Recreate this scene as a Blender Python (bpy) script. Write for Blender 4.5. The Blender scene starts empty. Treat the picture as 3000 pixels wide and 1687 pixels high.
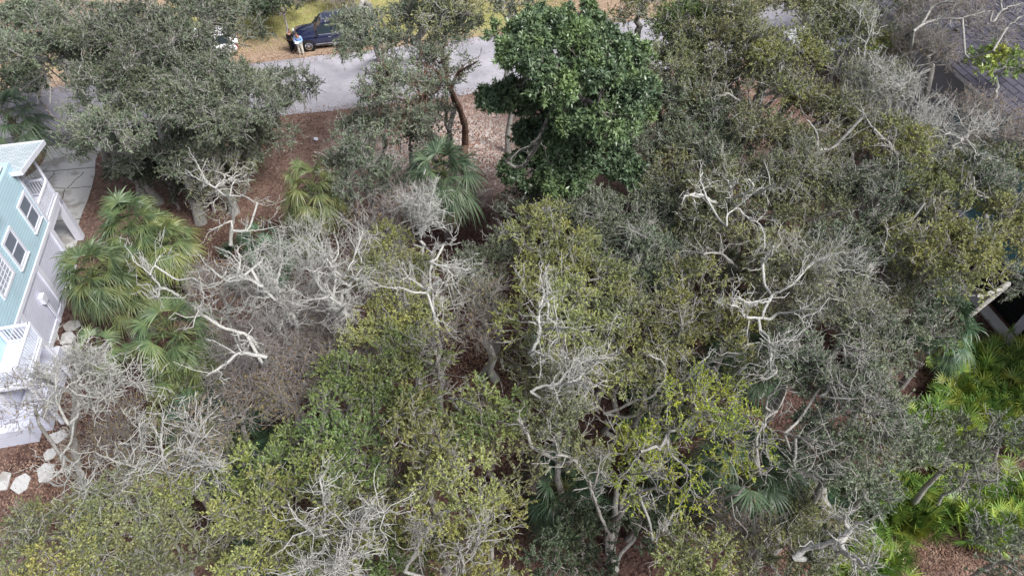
import bpy, bmesh, math, random
import numpy as np
from mathutils import Vector, Matrix

SC = bpy.context.scene
# ------------------------------------------------------------------ camera, world, sun, exposure
CAMZ, PITCH, FPX = 26.0, math.radians(48), 2050.0      # focal length in pixels of a 3000 px wide picture
cam_d = bpy.data.cameras.new('camera'); cam = bpy.data.objects.new('camera', cam_d)
SC.collection.objects.link(cam); SC.camera = cam
cam.location = (0, 0, CAMZ); cam.rotation_euler = (math.pi/2-PITCH, 0, 0)
cam_d.sensor_width = 36; cam_d.lens = FPX/3000*36; cam_d.clip_start = .1; cam_d.clip_end = 600
SUN_EL, SUN_AZ = math.radians(52), math.radians(125)   # azimuth measured from +Y towards +X
w = bpy.data.worlds.new('World'); SC.world = w; w.use_nodes = True
nt = w.node_tree; bg = nt.nodes['Background']
sky = nt.nodes.new('ShaderNodeTexSky'); sky.sky_type = 'NISHITA'; sky.sun_disc = False
sky.sun_elevation = SUN_EL; sky.sun_rotation = SUN_AZ; sky.air_density = .7; sky.dust_density = 4.0; sky.ozone_density = .8
hs = nt.nodes.new('ShaderNodeHueSaturation'); hs.inputs['Saturation'].default_value = .45
nt.links.new(sky.outputs[0], hs.inputs['Color']); nt.links.new(hs.outputs[0], bg.inputs[0]); bg.inputs[1].default_value = .096
sd = bpy.data.lights.new('sun', 'SUN'); sd.energy = 2.4; sd.angle = math.radians(18); sd.color = (1, .98, .955)
so = bpy.data.objects.new('sun', sd); SC.collection.objects.link(so)
sv = Vector((math.sin(SUN_AZ)*math.cos(SUN_EL), math.cos(SUN_AZ)*math.cos(SUN_EL), math.sin(SUN_EL)))
so.rotation_euler = sv.to_track_quat('Z', 'Y').to_euler()
SC.view_settings.view_transform = 'Standard'; SC.view_settings.look = 'None'
SC.view_settings.exposure = 0.85; SC.view_settings.gamma = 1; SC.view_settings.use_curve_mapping = False

CP, SP = math.cos(PITCH), math.sin(PITCH)
def F(px, py, z=0.0):
    """world point seen at full-resolution photo pixel (px,py) at height z"""
    u, v = px-1500., py-843.5
    Y, Z = FPX*CP - v*SP, -(FPX*SP + v*CP)
    t = (z-CAMZ)/Z
    return np.array([u*t, Y*t, z])
DS = 3000/2576.
def D(x, y, z=0.0): return F(x*DS, y*DS, z)
def depth(p): return p[1]*CP + (CAMZ-p[2])*SP
CROPS = dict(C1=(0,0,2.576), C2=(1000,0,2.576), C3=(2000,0,2.576), C4=(0,400,2.415), C5=(600,500,2.576), C6=(1500,500,2.576),
             C7=(2400,400,2.415), BL=(0,900,1.841), B2=(700,1000,2.109), B3=(1400,1000,2.109), B4=(2200,900,1.841))
def CR(c, x, y):
    ox, oy, s = CROPS[c]; return ox+x/s, oy+y/s

# ------------------------------------------------------------------ objects
COL = SC.collection
def link(o, parent=None):
    COL.objects.link(o)
    if parent is not None: o.parent = parent
    return o
def tag(o, label=None, cat=None, group=None, kind=None):
    if label: o['label'] = label
    if cat: o['category'] = cat
    if group: o['group'] = group
    if kind: o['kind'] = kind
    return o
def empty(name, loc, rz=0, label=None, cat=None, group=None):
    o = bpy.data.objects.new(name, None); o.empty_display_size = .3
    o.location = tuple(loc); o.rotation_euler = (0, 0, rz)
    return tag(link(o), label, cat, group)
def mesh_np(name, V, Q, mat, parent=None, smooth=False, tri=False, mats=None, mi=None):
    me = bpy.data.meshes.new(name); n = 3 if tri else 4
    V = np.asarray(V, dtype=np.float32).reshape(-1, 3); Q = np.asarray(Q, dtype=np.int32).reshape(-1, n)
    me.vertices.add(len(V)); me.vertices.foreach_set('co', V.ravel())
    me.loops.add(Q.size); me.loops.foreach_set('vertex_index', Q.ravel())
    me.polygons.add(len(Q)); me.polygons.foreach_set('loop_start', np.arange(0, Q.size, n, dtype=np.int32))
    try: me.polygons.foreach_set('loop_total', np.full(len(Q), n, dtype=np.int32))
    except Exception: pass
    if smooth: me.polygons.foreach_set('use_smooth', np.ones(len(Q), dtype=bool))
    me.materials.append(mat); me.update(calc_edges=True)
    return link(bpy.data.objects.new(name, me), parent)
class MB:
    """collects shapes; build() links them as one mesh object"""
    def __init__(s): s.v = []; s.f = []
    def add(s, V, Fs):
        n = len(s.v); s.v += [tuple(map(float, p)) for p in V]; s.f += [tuple(i+n for i in f) for f in Fs]; return s
    def box(s, a, b, M=None):
        x0, y0, z0 = a; x1, y1, z1 = b
        V = [(x0,y0,z0),(x1,y0,z0),(x1,y1,z0),(x0,y1,z0),(x0,y0,z1),(x1,y0,z1),(x1,y1,z1),(x0,y1,z1)]
        if M is not None: V = [M @ Vector(p) for p in V]
        return s.add(V, [(0,3,2,1),(4,5,6,7),(0,1,5,4),(1,2,6,5),(2,3,7,6),(3,0,4,7)])
    def prism(s, pts, off):
        """polygon pts extruded by vector off"""
        n = len(pts); off = Vector(off)
        V = [Vector(p) for p in pts]+[Vector(p)+off for p in pts]
        return s.add(V, [tuple(range(n))[::-1], tuple(range(n, 2*n))]+[(i, (i+1) % n, (i+1) % n+n, i+n) for i in range(n)])
    def bar(s, p, q, r, r2=None, k=6):
        p, q = Vector(p), Vector(q); r2 = r if r2 is None else r2
        d = (q-p).normalized(); a = d.orthogonal().normalized(); b = d.cross(a)
        V = []
        for c, rr in ((p, r), (q, r2)):
            for i in range(k):
                t = 2*math.pi*(i+.5)/k; V.append(c+(a*math.cos(t)+b*math.sin(t))*rr)
        return s.add(V, [tuple(range(k))[::-1], tuple(range(k, 2*k))]+[(i, (i+1) % k, (i+1) % k+k, i+k) for i in range(k)])
    def beam(s, p, q, wd, h):
        """rectangular beam, width horizontal, height vertical-ish"""
        p, q = Vector(p), Vector(q); d = (q-p).normalized()
        up = Vector((0,0,1)) if abs(d.z) < .95 else Vector((1,0,0))
        a = d.cross(up).normalized(); b = a.cross(d).normalized()
        V = [c+a*sx*wd/2+b*sz*h/2 for c in (p, q) for sx, sz in ((-1,-1),(1,-1),(1,1),(-1,1))]
        return s.add(V, [(3,2,1,0),(4,5,6,7),(0,1,5,4),(1,2,6,5),(2,3,7,6),(3,0,4,7)])
    def lathe(s, prof, k=24, M=None, cap=True):
        """prof = [(radius, axial)], axis = local Y"""
        V = []
        for r, y in prof:
            for i in range(k):
                t = 2*math.pi*i/k; V.append((r*math.cos(t), y, r*math.sin(t)))
        if M is not None: V = [M @ Vector(p) for p in V]
        m = len(prof)
        Fs = [(j*k+i, j*k+(i+1) % k, (j+1)*k+(i+1) % k, (j+1)*k+i) for j in range(m-1) for i in range(k)]
        if cap and prof[0][0] > 1e-4: Fs.append(tuple(range(k))[::-1])
        if cap and prof[-1][0] > 1e-4: Fs.append(tuple(range((m-1)*k, m*k)))
        return s.add(V, Fs)
    def build(s, name, mat, parent=None, smooth=False, bevel=0):
        me = bpy.data.meshes.new(name); me.from_pydata(s.v, [], s.f)
        bm = bmesh.new(); bm.from_mesh(me); bmesh.ops.recalc_face_normals(bm, faces=bm.faces); bm.to_mesh(me); bm.free()
        me.materials.append(mat)
        if smooth:
            for p in me.polygons: p.use_smooth = True
        o = link(bpy.data.objects.new(name, me), parent)
        if bevel:
            m = o.modifiers.new('bevel', 'BEVEL'); m.width = bevel; m.segments = 2; m.limit_method = 'ANGLE'
        return o

# ------------------------------------------------------------------ materials
def newmat(name, rough=.8, spec=.3, metal=0):
    m = bpy.data.materials.new(name); m.use_nodes = True
    b = m.node_tree.nodes['Principled BSDF']
    b.inputs['Roughness'].default_value = rough; b.inputs['Specular IOR Level'].default_value = spec; b.inputs['Metallic'].default_value = metal
    return m, m.node_tree, b
def N(nt, t, **kw):
    n = nt.nodes.new(t)
    for k, v in kw.items():
        if k in n.inputs: n.inputs[k].default_value = v
        else: setattr(n, k, v)
    return n
def mixc(nt, fac, a, b, mode='MIX'):
    n = nt.nodes.new('ShaderNodeMix'); n.data_type = 'RGBA'; n.blend_type = mode
    for sock, val in ((n.inputs[0], fac), (n.inputs[6], a), (n.inputs[7], b)):
        if isinstance(val, bpy.types.NodeSocket): nt.links.new(val, sock)
        elif isinstance(val, (int, float)): sock.default_value = val
        else: sock.default_value = (*val, 1)
    return n.outputs[2]
def noise(nt, vec, scale, detail=4, rough=.55, lo=.35, hi=.65):
    n = N(nt, 'ShaderNodeTexNoise'); n.inputs['Scale'].default_value = scale; n.inputs['Detail'].default_value = detail; n.inputs['Roughness'].default_value = rough
    nt.links.new(vec, n.inputs['Vector'])
    r = N(nt, 'ShaderNodeMapRange'); r.inputs[1].default_value = lo; r.inputs[2].default_value = hi
    nt.links.new(n.outputs[0], r.inputs[0]); return r.outputs[0]
def pos(nt): return nt.nodes.new('ShaderNodeNewGeometry').outputs['Position']
def objc(nt): return nt.nodes.new('ShaderNodeTexCoord').outputs['Object']
def math_(nt, op, a, b=None, clamp=False):
    n = nt.nodes.new('ShaderNodeMath'); n.operation = op; n.use_clamp = clamp
    for s, v in ((n.inputs[0], a), (n.inputs[1], b)):
        if v is None: continue
        if isinstance(v, bpy.types.NodeSocket): nt.links.new(v, s)
        else: s.default_value = v
    return n.outputs[0]
def bump(nt, b, h, strength=.4, dist=.02):
    n = nt.nodes.new('ShaderNodeBump'); n.inputs['Strength'].default_value = strength; n.inputs['Distance'].default_value = dist
    nt.links.new(h, n.inputs['Height']); nt.links.new(n.outputs[0], b.inputs['Normal'])
def leafmat(name, dark, light, accent, acc=.25, rough=.5, spec=.4, trans=.18, ascale=.8):
    m, t, b = newmat(name, rough, spec)
    g = t.nodes.new('ShaderNodeNewGeometry')
    c = mixc(t, g.outputs['Random Per Island'], dark, light)
    nz = noise(t, g.outputs['Position'], ascale, 3, .6, .45, .62)
    f = math_(t, 'MULTIPLY', nz, acc*2)
    c = mixc(t, f, c, accent)
    c2 = mixc(t, noise(t, g.outputs['Position'], .35, 2, .5, .35, .65), c, tuple(min(1, x*1.35) for x in light))
    c = mixc(t, .35, c, c2)
    oi = t.nodes.new('ShaderNodeObjectInfo')
    hv = t.nodes.new('ShaderNodeHueSaturation'); rr_ = N(t, 'ShaderNodeMapRange'); rr_.inputs[3].default_value = .78; rr_.inputs[4].default_value = 1.22
    t.links.new(oi.outputs['Random'], rr_.inputs[0]); t.links.new(rr_.outputs[0], hv.inputs['Value']); t.links.new(c, hv.inputs['Color'])
    sc_ = math_(t, 'FRACT', math_(t, 'MULTIPLY', oi.outputs['Random'], 7.3)); hq = N(t, 'ShaderNodeMapRange'); hq.inputs[3].default_value = .488; hq.inputs[4].default_value = .515
    t.links.new(sc_, hq.inputs[0]); t.links.new(hq.outputs[0], hv.inputs['Hue']); c = hv.outputs[0]
    t.links.new(c, b.inputs['Base Color'])
    if trans:
        tr = t.nodes.new('ShaderNodeBsdfTranslucent'); t.links.new(c, tr.inputs[0])
        mx = t.nodes.new('ShaderNodeMixShader'); mx.inputs[0].default_value = trans
        out = t.nodes['Material Output']
        t.links.new(b.outputs[0], mx.inputs[1]); t.links.new(tr.outputs[0], mx.inputs[2]); t.links.new(mx.outputs[0], out.inputs[0])
    return m
LM = dict(
    grey=leafmat('leaf_grey_green', (.048,.070,.045), (.215,.26,.18), (.17,.20,.09), .25),
    olive=leafmat('leaf_olive', (.06,.078,.034), (.235,.26,.13), (.29,.27,.09), .25),
    yellow=leafmat('leaf_yellow_olive', (.085,.105,.032), (.30,.33,.12), (.34,.315,.08), .3),
    green=leafmat('leaf_green', (.045,.08,.025), (.19,.27,.09), (.28,.30,.08), .3),
    lime=leafmat('leaf_lime', (.12,.20,.025), (.37,.46,.06), (.46,.46,.04), .35),
    magnolia=leafmat('leaf_magnolia', (.020,.048,.030), (.15,.215,.12), (.20,.29,.10), .35, .36, .55, .1, .6),
    bright=leafmat('leaf_bright_green', (.08,.14,.04), (.25,.34,.10), (.42,.40,.06), .3, .4, .5),
    rust=leafmat('leaf_rust', (.16,.10,.05), (.33,.24,.10), (.25,.23,.06), .4),
    shrub=leafmat('leaf_dark_green', (.03,.052,.028), (.105,.135,.085), (.10,.13,.05), .2),
)
PALM = dict(
    green=leafmat('frond_green', (.03,.062,.026), (.15,.215,.105), (.30,.31,.10), .25, .45, .45, .2, 1.2),
    yellow=leafmat('frond_yellow_green', (.045,.075,.028), (.18,.225,.10), (.30,.28,.08), .25, .45, .45, .2, 1.2),
    blue=leafmat('frond_blue_green', (.028,.058,.034), (.12,.175,.105), (.22,.27,.12), .1, .45, .45, .2, 1.2),
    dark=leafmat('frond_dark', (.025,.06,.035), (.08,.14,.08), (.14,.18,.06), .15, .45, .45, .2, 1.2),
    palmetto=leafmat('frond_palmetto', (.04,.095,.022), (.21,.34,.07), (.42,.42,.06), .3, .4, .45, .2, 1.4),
    dead=leafmat('frond_dead', (.20,.12,.08), (.42,.30,.21), (.3,.2,.12), .2, .8, .2, .05, 1.2),
)
def barkmat(name, base, pale, amt):
    m, t, b = newmat(name, .95, .1)
    p = pos(t); lo = .62-amt*.35
    f = noise(t, p, 7, 6, .8, lo, lo+.10)
    c = mixc(t, f, base, pale)
    c = mixc(t, noise(t, p, 34, 4, .7, .45, .62), c, tuple(x*.55 for x in base))
    c = mixc(t, .45, c, mixc(t, f, base, pale))
    t.links.new(c, b.inputs['Base Color']); bump(t, b, noise(t, p, 45, 4, .7), .9, .02)
    return m
BARK = dict(white=barkmat('bark_white_lichen', (.31,.30,.28), (.69,.69,.655), .82),
            pale=barkmat('bark_pale', (.23,.215,.20), (.53,.52,.49), .68),
            grey=barkmat('bark_grey', (.15,.13,.115), (.38,.37,.345), .5),
            brown=barkmat('bark_brown_twigs', (.27,.235,.225), (.50,.465,.455), .6),
            red=barkmat('bark_reddish', (.20,.12,.09), (.36,.30,.26), .3),
            dark=barkmat('bark_dark', (.10,.085,.075), (.24,.22,.20), .3))
MOSS = leafmat('spanish_moss', (.22,.215,.19), (.40,.395,.36), (.34,.33,.28), .2, .9, .1, .1)
# ------------------------------------------------------------------ the ground
ST = math.radians(13)                                   # bearing of the street
sa = np.array([math.cos(ST), math.sin(ST)]); sb = np.array([-math.sin(ST), math.cos(ST)])
ROAD0 = np.array([-14.6, 38.1])                         # a point on the near edge of the road
def road_pt(s, tt, z=0): p = ROAD0 + sa*s + sb*tt; return (p[0], p[1], z)

def ground_material():
    m, t, b = newmat('ground_leaf_litter', .95, .1)
    p = pos(t)
    # single fallen leaves: two layers of small cells
    v = N(t, 'ShaderNodeTexVoronoi'); v.inputs['Scale'].default_value = 11; t.links.new(p, v.inputs['Vector'])
    ramp = N(t, 'ShaderNodeValToRGB'); e = ramp.color_ramp.elements
    e[0].color = (.06,.036,.03,1); e[1].color = (.34,.24,.20,1); e[1].position = 1
    for q, cc in ((.3,(.12,.07,.055,1)), (.6,(.21,.13,.105,1)), (.85,(.26,.17,.14,1))):
        k = e.new(q); k.color = cc
    sx = N(t, 'ShaderNodeSeparateColor'); t.links.new(v.outputs['Color'], sx.inputs[0]); t.links.new(sx.outputs[0], ramp.inputs[0])
    litter = mixc(t, noise(t, p, .6, 4, .6, .35, .7), ramp.outputs[0], mixc(t, sx.outputs[1], (.14,.09,.075), (.28,.20,.17)))
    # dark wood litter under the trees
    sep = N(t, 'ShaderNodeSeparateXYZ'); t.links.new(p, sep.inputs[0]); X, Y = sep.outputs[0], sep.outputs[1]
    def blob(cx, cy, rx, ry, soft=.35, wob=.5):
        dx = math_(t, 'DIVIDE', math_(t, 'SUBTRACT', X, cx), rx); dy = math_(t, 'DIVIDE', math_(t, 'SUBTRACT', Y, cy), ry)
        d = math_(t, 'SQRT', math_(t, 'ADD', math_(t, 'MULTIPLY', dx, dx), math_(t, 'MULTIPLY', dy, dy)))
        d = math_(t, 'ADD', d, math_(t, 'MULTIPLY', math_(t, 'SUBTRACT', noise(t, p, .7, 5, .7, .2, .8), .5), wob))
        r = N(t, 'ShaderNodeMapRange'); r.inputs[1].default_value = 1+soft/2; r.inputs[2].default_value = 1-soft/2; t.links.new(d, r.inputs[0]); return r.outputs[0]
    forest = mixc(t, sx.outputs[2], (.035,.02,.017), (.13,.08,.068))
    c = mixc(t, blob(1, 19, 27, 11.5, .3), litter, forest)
    sand = mixc(t, math_(t, 'GREATER_THAN', sx.outputs[1], .62), (.62,.56,.53), (.45,.28,.22))
    c = mixc(t, math_(t, 'MULTIPLY', blob(-4, 34.5, 6, 4.4, .9, 1.2), noise(t, p, 2.2, 4, .7, .2, .55)), c, sand)
    tan = mixc(t, sx.outputs[1], (.24,.16,.11), (.42,.32,.24))
    verge = math_(t, 'SUBTRACT', Y, math_(t, 'MULTIPLY', X, math.tan(ST)))          # distance across the street
    g1 = N(t, 'ShaderNodeMapRange'); g1.inputs[1].default_value = 48.2; g1.inputs[2].default_value = 49.3
    t.links.new(math_(t, 'ADD', verge, math_(t, 'MULTIPLY', noise(t, p, .8, 4), .6)), g1.inputs[0])
    c = mixc(t, g1.outputs[0], c, tan)
    grass = mixc(t, noise(t, p, 9, 3, .6), (.26,.27,.09), (.40,.37,.17))
    c = mixc(t, math_(t, 'MULTIPLY', blob(-12, 51.6, 16, 3.3, .5, .5), noise(t, p, 1.3, 4, .6, .2, .5)), c, grass)
    c = mixc(t, blob(-14, 60, 40, 3.6, .3), c, (.16,.10,.07))
    t.links.new(c, b.inputs['Base Color'])
    bump(t, b, v.outputs['Distance'], .8, .05)
    return m
GM = ground_material()
nx, ny = 90, 90
gx = np.linspace(-160, 160, nx); gy = np.linspace(-60, 260, ny)
GX, GY = np.meshgrid(gx, gy)
GZ = np.zeros_like(GX)
V = np.stack([GX, GY, GZ], -1).reshape(-1, 3)
I = np.arange(nx*ny).reshape(ny, nx)
Q = np.stack([I[:-1,:-1], I[:-1,1:], I[1:,1:], I[1:,:-1]], -1).reshape(-1, 4)
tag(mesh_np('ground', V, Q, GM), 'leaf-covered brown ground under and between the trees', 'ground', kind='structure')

def asphalt():
    m, t, b = newmat('asphalt', .85, .25); p = pos(t)
    c = mixc(t, noise(t, p, 22, 4, .7, .3, .7), (.255,.25,.285), (.365,.36,.40))
    c = mixc(t, noise(t, p, .5, 4, .6, .4, .7), c, (.46,.445,.49))
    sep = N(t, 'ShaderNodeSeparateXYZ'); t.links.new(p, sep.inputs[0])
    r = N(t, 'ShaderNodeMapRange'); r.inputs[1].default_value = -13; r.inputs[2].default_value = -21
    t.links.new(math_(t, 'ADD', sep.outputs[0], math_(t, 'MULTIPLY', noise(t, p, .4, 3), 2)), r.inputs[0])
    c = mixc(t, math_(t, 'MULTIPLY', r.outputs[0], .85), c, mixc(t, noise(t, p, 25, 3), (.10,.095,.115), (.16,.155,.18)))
    c = mixc(t, math_(t, 'MULTIPLY', noise(t, p, 1.8, 6, .75, .52, .75), .45), c, (.22,.21,.235))
    cv = N(t, 'ShaderNodeTexVoronoi'); cv.feature = 'DISTANCE_TO_EDGE'; cv.inputs['Scale'].default_value = .24
    cn = N(t, 'ShaderNodeTexNoise'); cn.inputs['Scale'].default_value = .9; cn.inputs['Detail'].default_value = 8; t.links.new(p, cn.inputs['Vector'])
    cs = N(t, 'ShaderNodeVectorMath'); cs.operation = 'SCALE'; cs.inputs['Scale'].default_value = 5.0; t.links.new(cn.outputs['Color'], cs.inputs[0])
    ca = N(t, 'ShaderNodeVectorMath'); ca.operation = 'ADD'; t.links.new(p, ca.inputs[0]); t.links.new(cs.outputs[0], ca.inputs[1]); t.links.new(ca.outputs[0], cv.inputs['Vector'])
    c = mixc(t, math_(t, 'MULTIPLY', math_(t, 'LESS_THAN', cv.outputs['Distance'], .009), .45), c, (.12,.115,.12))
    wv = math_(t, 'SUBTRACT', sep.outputs[1], math_(t, 'MULTIPLY', sep.outputs[0], math.tan(ST)))
    wear = math_(t, 'ABSOLUTE', math_(t, 'SINE', math_(t, 'MULTIPLY', math_(t, 'ADD', wv, noise(t, p, .5, 2)), .9)))
    c = mixc(t, math_(t, 'MULTIPLY', wear, .16), c, (.20,.195,.21))
    v = N(t, 'ShaderNodeTexVoronoi'); v.inputs['Scale'].default_value = 7; t.links.new(p, v.inputs['Vector'])
    c = mixc(t, math_(t, 'MULTIPLY', math_(t, 'LESS_THAN', v.outputs['Distance'], .16), noise(t, p, .6, 3, .5, .5, .6)), c, (.16,.11,.085))
    t.links.new(c, b.inputs['Base Color']); bump(t, b, noise(t, p, 60, 2), .3, .005); return m
def strip(name, mat, t0, t1, s0, s1, z, n=120, wob=.12, seed=1):
    r = random.Random(seed); V = []; Q = []
    j0 = j1 = 0
    for i in range(n+1):
        s = s0+(s1-s0)*i/n; j0 = j0*.7+r.uniform(-wob, wob); j1 = j1*.7+r.uniform(-wob, wob)
        V += [road_pt(s, t0+j0, z), road_pt(s, t1+j1, z)]
        if i: Q.append((2*i-2, 2*i, 2*i+1, 2*i-1))
    return mesh_np(name, V, Q, mat)
AS = asphalt()
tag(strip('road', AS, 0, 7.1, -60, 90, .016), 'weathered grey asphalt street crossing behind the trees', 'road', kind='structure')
dk, t, b = newmat('dark_asphalt', .85, .2); p = pos(t)  # darker grey than the road, for two thin strips laid over it
t.links.new(mixc(t, noise(t, p, 25, 4), (.060,.055,.072), (.105,.10,.125)), b.inputs['Base Color'])
tag(strip('road_edge_patch', dk, -.5, 1.5, -26, -9.5, .020, 60, .1, 3), 'darker asphalt strip beside the driveway', 'road', kind='structure')
tag(strip('road_far_patch', dk, 5.0, 7.3, -34, -17.5, .020, 60, .12, 4), 'darker asphalt strip along the far side of the street', 'road', kind='structure')

def concrete(stain=.8):
    m, t, b = newmat('concrete', .85, .25); p = pos(t)
    c = mixc(t, noise(t, p, 14, 5, .7, .3, .7), (.43,.425,.42), (.56,.56,.56))
    c = mixc(t, math_(t, 'MULTIPLY', noise(t, p, .55, 4, .6, .50, .56), stain), c, (.27,.25,.23))
    c = mixc(t, math_(t, 'MULTIPLY', noise(t, p, 1.6, 5, .65, .55, .75), .6), c, (.52,.52,.52))
    t.links.new(c, b.inputs['Base Color']); bump(t, b, noise(t, p, 50, 3), .2, .004); return m
CON = concrete()
def c7(x, y): return (x/4.14, 400+y/4.14)
out = [(575,125),(900,95),(1215,50),(1240,160),(1190,220),(1160,290),(1152,470),(1120,600),(1070,760),(1010,900),(955,1060),(930,1330),(600,1420),(200,1300),(-120,900),(-150,640),(265,520),(380,460),(470,385),(530,300),(565,220)]
mb = MB(); pts = [F(*c7(x, y), .024) for x, y in out]
mb.prism([tuple(p_) for p_ in pts], (0,0,.03)); dr = mb.build('driveway', CON)
tag(dr, 'stained and cracked concrete driveway beside the blue house', 'driveway', kind='structure')
jm, t, b = newmat('joint', .95, .1); b.inputs['Base Color'].default_value = (.07,.06,.055,1)
for (a0, a1) in (((490,432),(1155,374)), ((610,1036),(978,998))):
    A, B = F(*c7(*a0), .056), F(*c7(*a1), .056)
    q = MB().beam(tuple(A), tuple(B), .05, .006).build('expansion_joint', jm); q['kind'] = 'structure'

cracks = [[(1018,425),(985,470),(920,520),(870,580),(815,628)],[(600,628),(700,622),(815,632),(950,618),(1105,603)],[(790,632),(770,690),(750,790)],[(655,425),(650,470),(600,510),(575,545)]]
for ln in cracks:
    P = [F(*c7(*q), .0565) for q in ln]; t0 = np.arange(len(P)); tq = np.linspace(0, len(P)-1, len(P)*5)
    W_ = np.stack([np.interp(tq, t0, [p_[k] for p_ in P]) for k in range(3)], -1); rg = np.random.default_rng(len(ln)); W_[:,:2] += rg.normal(0, .02, (len(W_),2))
    T_ = np.gradient(W_, axis=0); Nn_ = np.stack([-T_[:,1], T_[:,0], 0*T_[:,0]], -1); Nn_ /= np.linalg.norm(Nn_, axis=1)[:,None]; wd_ = rg.uniform(.012, .035, len(W_))[:,None]
    V = np.stack([W_-Nn_*wd_, W_+Nn_*wd_], 1).reshape(-1, 3); I_ = np.arange(len(W_)-1)*2
    q = mesh_np('driveway_crack', V, np.stack([I_, I_+2, I_+3, I_+1], -1), jm); q['kind'] = 'structure'

# grass blades on the verge, loose leaves, both uncountable
R = np.random.default_rng(5)
def scatter_leaves(name, P, L, W, mat, up=.9, seed=0, label='', cat='', rough=.4):
    r = np.random.default_rng(seed); n = len(P)
    a = r.uniform(0, 2*np.pi, n); tl = r.normal(0, rough, n)
    d = np.stack([np.cos(a)*np.cos(tl), np.sin(a)*np.cos(tl), np.sin(tl)], -1)
    s_ = np.stack([-np.sin(a), np.cos(a), r.normal(0, rough, n)], -1)
    Ls = L*r.uniform(.6, 1.3, n)[:,None]; Ws = W*r.uniform(.7, 1.2, n)[:,None]
    P = P.copy(); P[:,2] += np.abs(np.sin(tl))*L*.5+.01
    V = np.stack([P-d*Ls/2, P+s_*Ws/2, P+d*Ls/2, P-s_*Ws/2], 1).reshape(-1, 3)
    return tag(mesh_np(name, V, np.arange(4*n), mat), label, cat, kind='stuff')
def ground_cloud(n, boxes, seed):
    """points on the ground inside full-resolution pixel boxes"""
    r = np.random.default_rng(seed); out = []
    tot = sum((b_[2]-b_[0])*(b_[3]-b_[1]) for b_ in boxes)
    for x0, y0, x1, y1 in boxes:
        k = int(n*(x1-x0)*(y1-y0)/tot)
        xs = (x0+x1)/2+(x1-x0)*.5*r.normal(0, .62, k); ys = (y0+y1)/2+(y1-y0)*.5*r.normal(0, .62, k)
        out += [F(x, max(y, 262), .02) for x, y in zip(xs, ys)]
    return np.array(out)
P_ = ground_cloud(46000, [(230,340,1000,860),(1150,300,1600,560),(1250,960,1560,1350),(2500,1430,3000,1687),(0,1180,500,1687),(2200,1500,2700,1687)], 3)
ds = (P_[:,0]-ROAD0[0])*sb[0]+(P_[:,1]-ROAD0[1])*sb[1]
dx_ = P_[:,0]
keep = (ds < -.1) & ~((P_[:,0] < -19.6) & (P_[:,1] > 24.0))
LIT = leafmat('fallen_leaf', (.09,.048,.038), (.28,.165,.13), (.36,.25,.20), .3, .9, .1, 0, 1.5)
nl_ = 9000; s_ = R.uniform(-30, 25, nl_); side = R.random(nl_) < .6
tt = np.where(side, R.normal(.0, .35, nl_), R.normal(7.2, .45, nl_)); ed = ROAD0+s_[:,None]*sa+tt[:,None]*sb
P_ = np.concatenate([P_[keep], np.concatenate([ed, np.full((nl_,1), .024)], 1)]); keep = np.ones(len(P_), bool)
scatter_leaves('leaf_litter', P_[keep], .11, .05, LIT, seed=4, label='loose fallen brown leaves carpeting the bare ground', cat='leaf litter')
n = 60000
s_ = R.uniform(-30, 22, n); tt = R.uniform(8.4, 15, n)
gp = ROAD0 + s_[:,None]*sa + tt[:,None]*sb
keep = (R.random(n) < np.clip(1.35-abs(tt-11.8)/3.2, 0, 1))
gp = gp[keep]; n = len(gp)
a = R.uniform(0, 2*np.pi, n); h = R.uniform(.04, .11, n)
B0 = np.concatenate([gp, np.zeros((n,1))], 1); sd_ = np.stack([np.cos(a), np.sin(a), 0*a], -1)*.022
tip = B0+np.stack([R.normal(0,.05,n), R.normal(0,.05,n), h], -1)
GRM = leafmat('grass_blade', (.22,.24,.07), (.38,.37,.16), (.42,.34,.2), .3, .7, .2, .2, .6)
tag(mesh_np('grass', np.stack([B0-sd_, B0+sd_, tip], 1), np.arange(3*n), GRM, tri=True), 'yellow-green winter grass along the far verge', 'grass', kind='stuff')

# ------------------------------------------------------------------ houses
HA = math.radians(12)
def paint(name, col, rough=.5, var=.06, boards=None, dirt=.1):
    """boards = spacing of lap siding in metres (object Z)"""
    m, t, b = newmat(name, rough, .3); o = objc(t)
    dk_ = tuple(x*(1-var*2.5) for x in col)
    c = mixc(t, noise(t, o, 1.3, 5, .6, .3, .7), col, dk_)
    if boards:
        sep = N(t, 'ShaderNodeSeparateXYZ'); t.links.new(o, sep.inputs[0])
        fr = math_(t, 'FRACT', math_(t, 'DIVIDE', sep.outputs[2], boards))
        c = mixc(t, math_(t, 'LESS_THAN', fr, .10), c, tuple(x*.62 for x in col))
        bump(t, b, math_(t, 'SUBTRACT', 1.0, fr), .6, .02)
    c = mixc(t, math_(t, 'MULTIPLY', noise(t, o, 5, 5, .7, .5, .8), dirt), c, (.30,.28,.25))
    t.links.new(c, b.inputs['Base Color']); return m
TEAL = paint('teal_siding', (.47,.66,.76), .55, .05, .17)
WHITE = paint('white_trim', (.74,.76,.86), .45, .04)
WSIDE = paint('white_siding', (.60,.62,.74), .5, .05, .15)
GLASS, t_, b_ = newmat('window_glass', .08, .8); b_.inputs['Base Color'].default_value = (.10,.125,.16,1)
SCREEN = paint('insect_screen', (.17,.20,.25), .6, .05)
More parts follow.
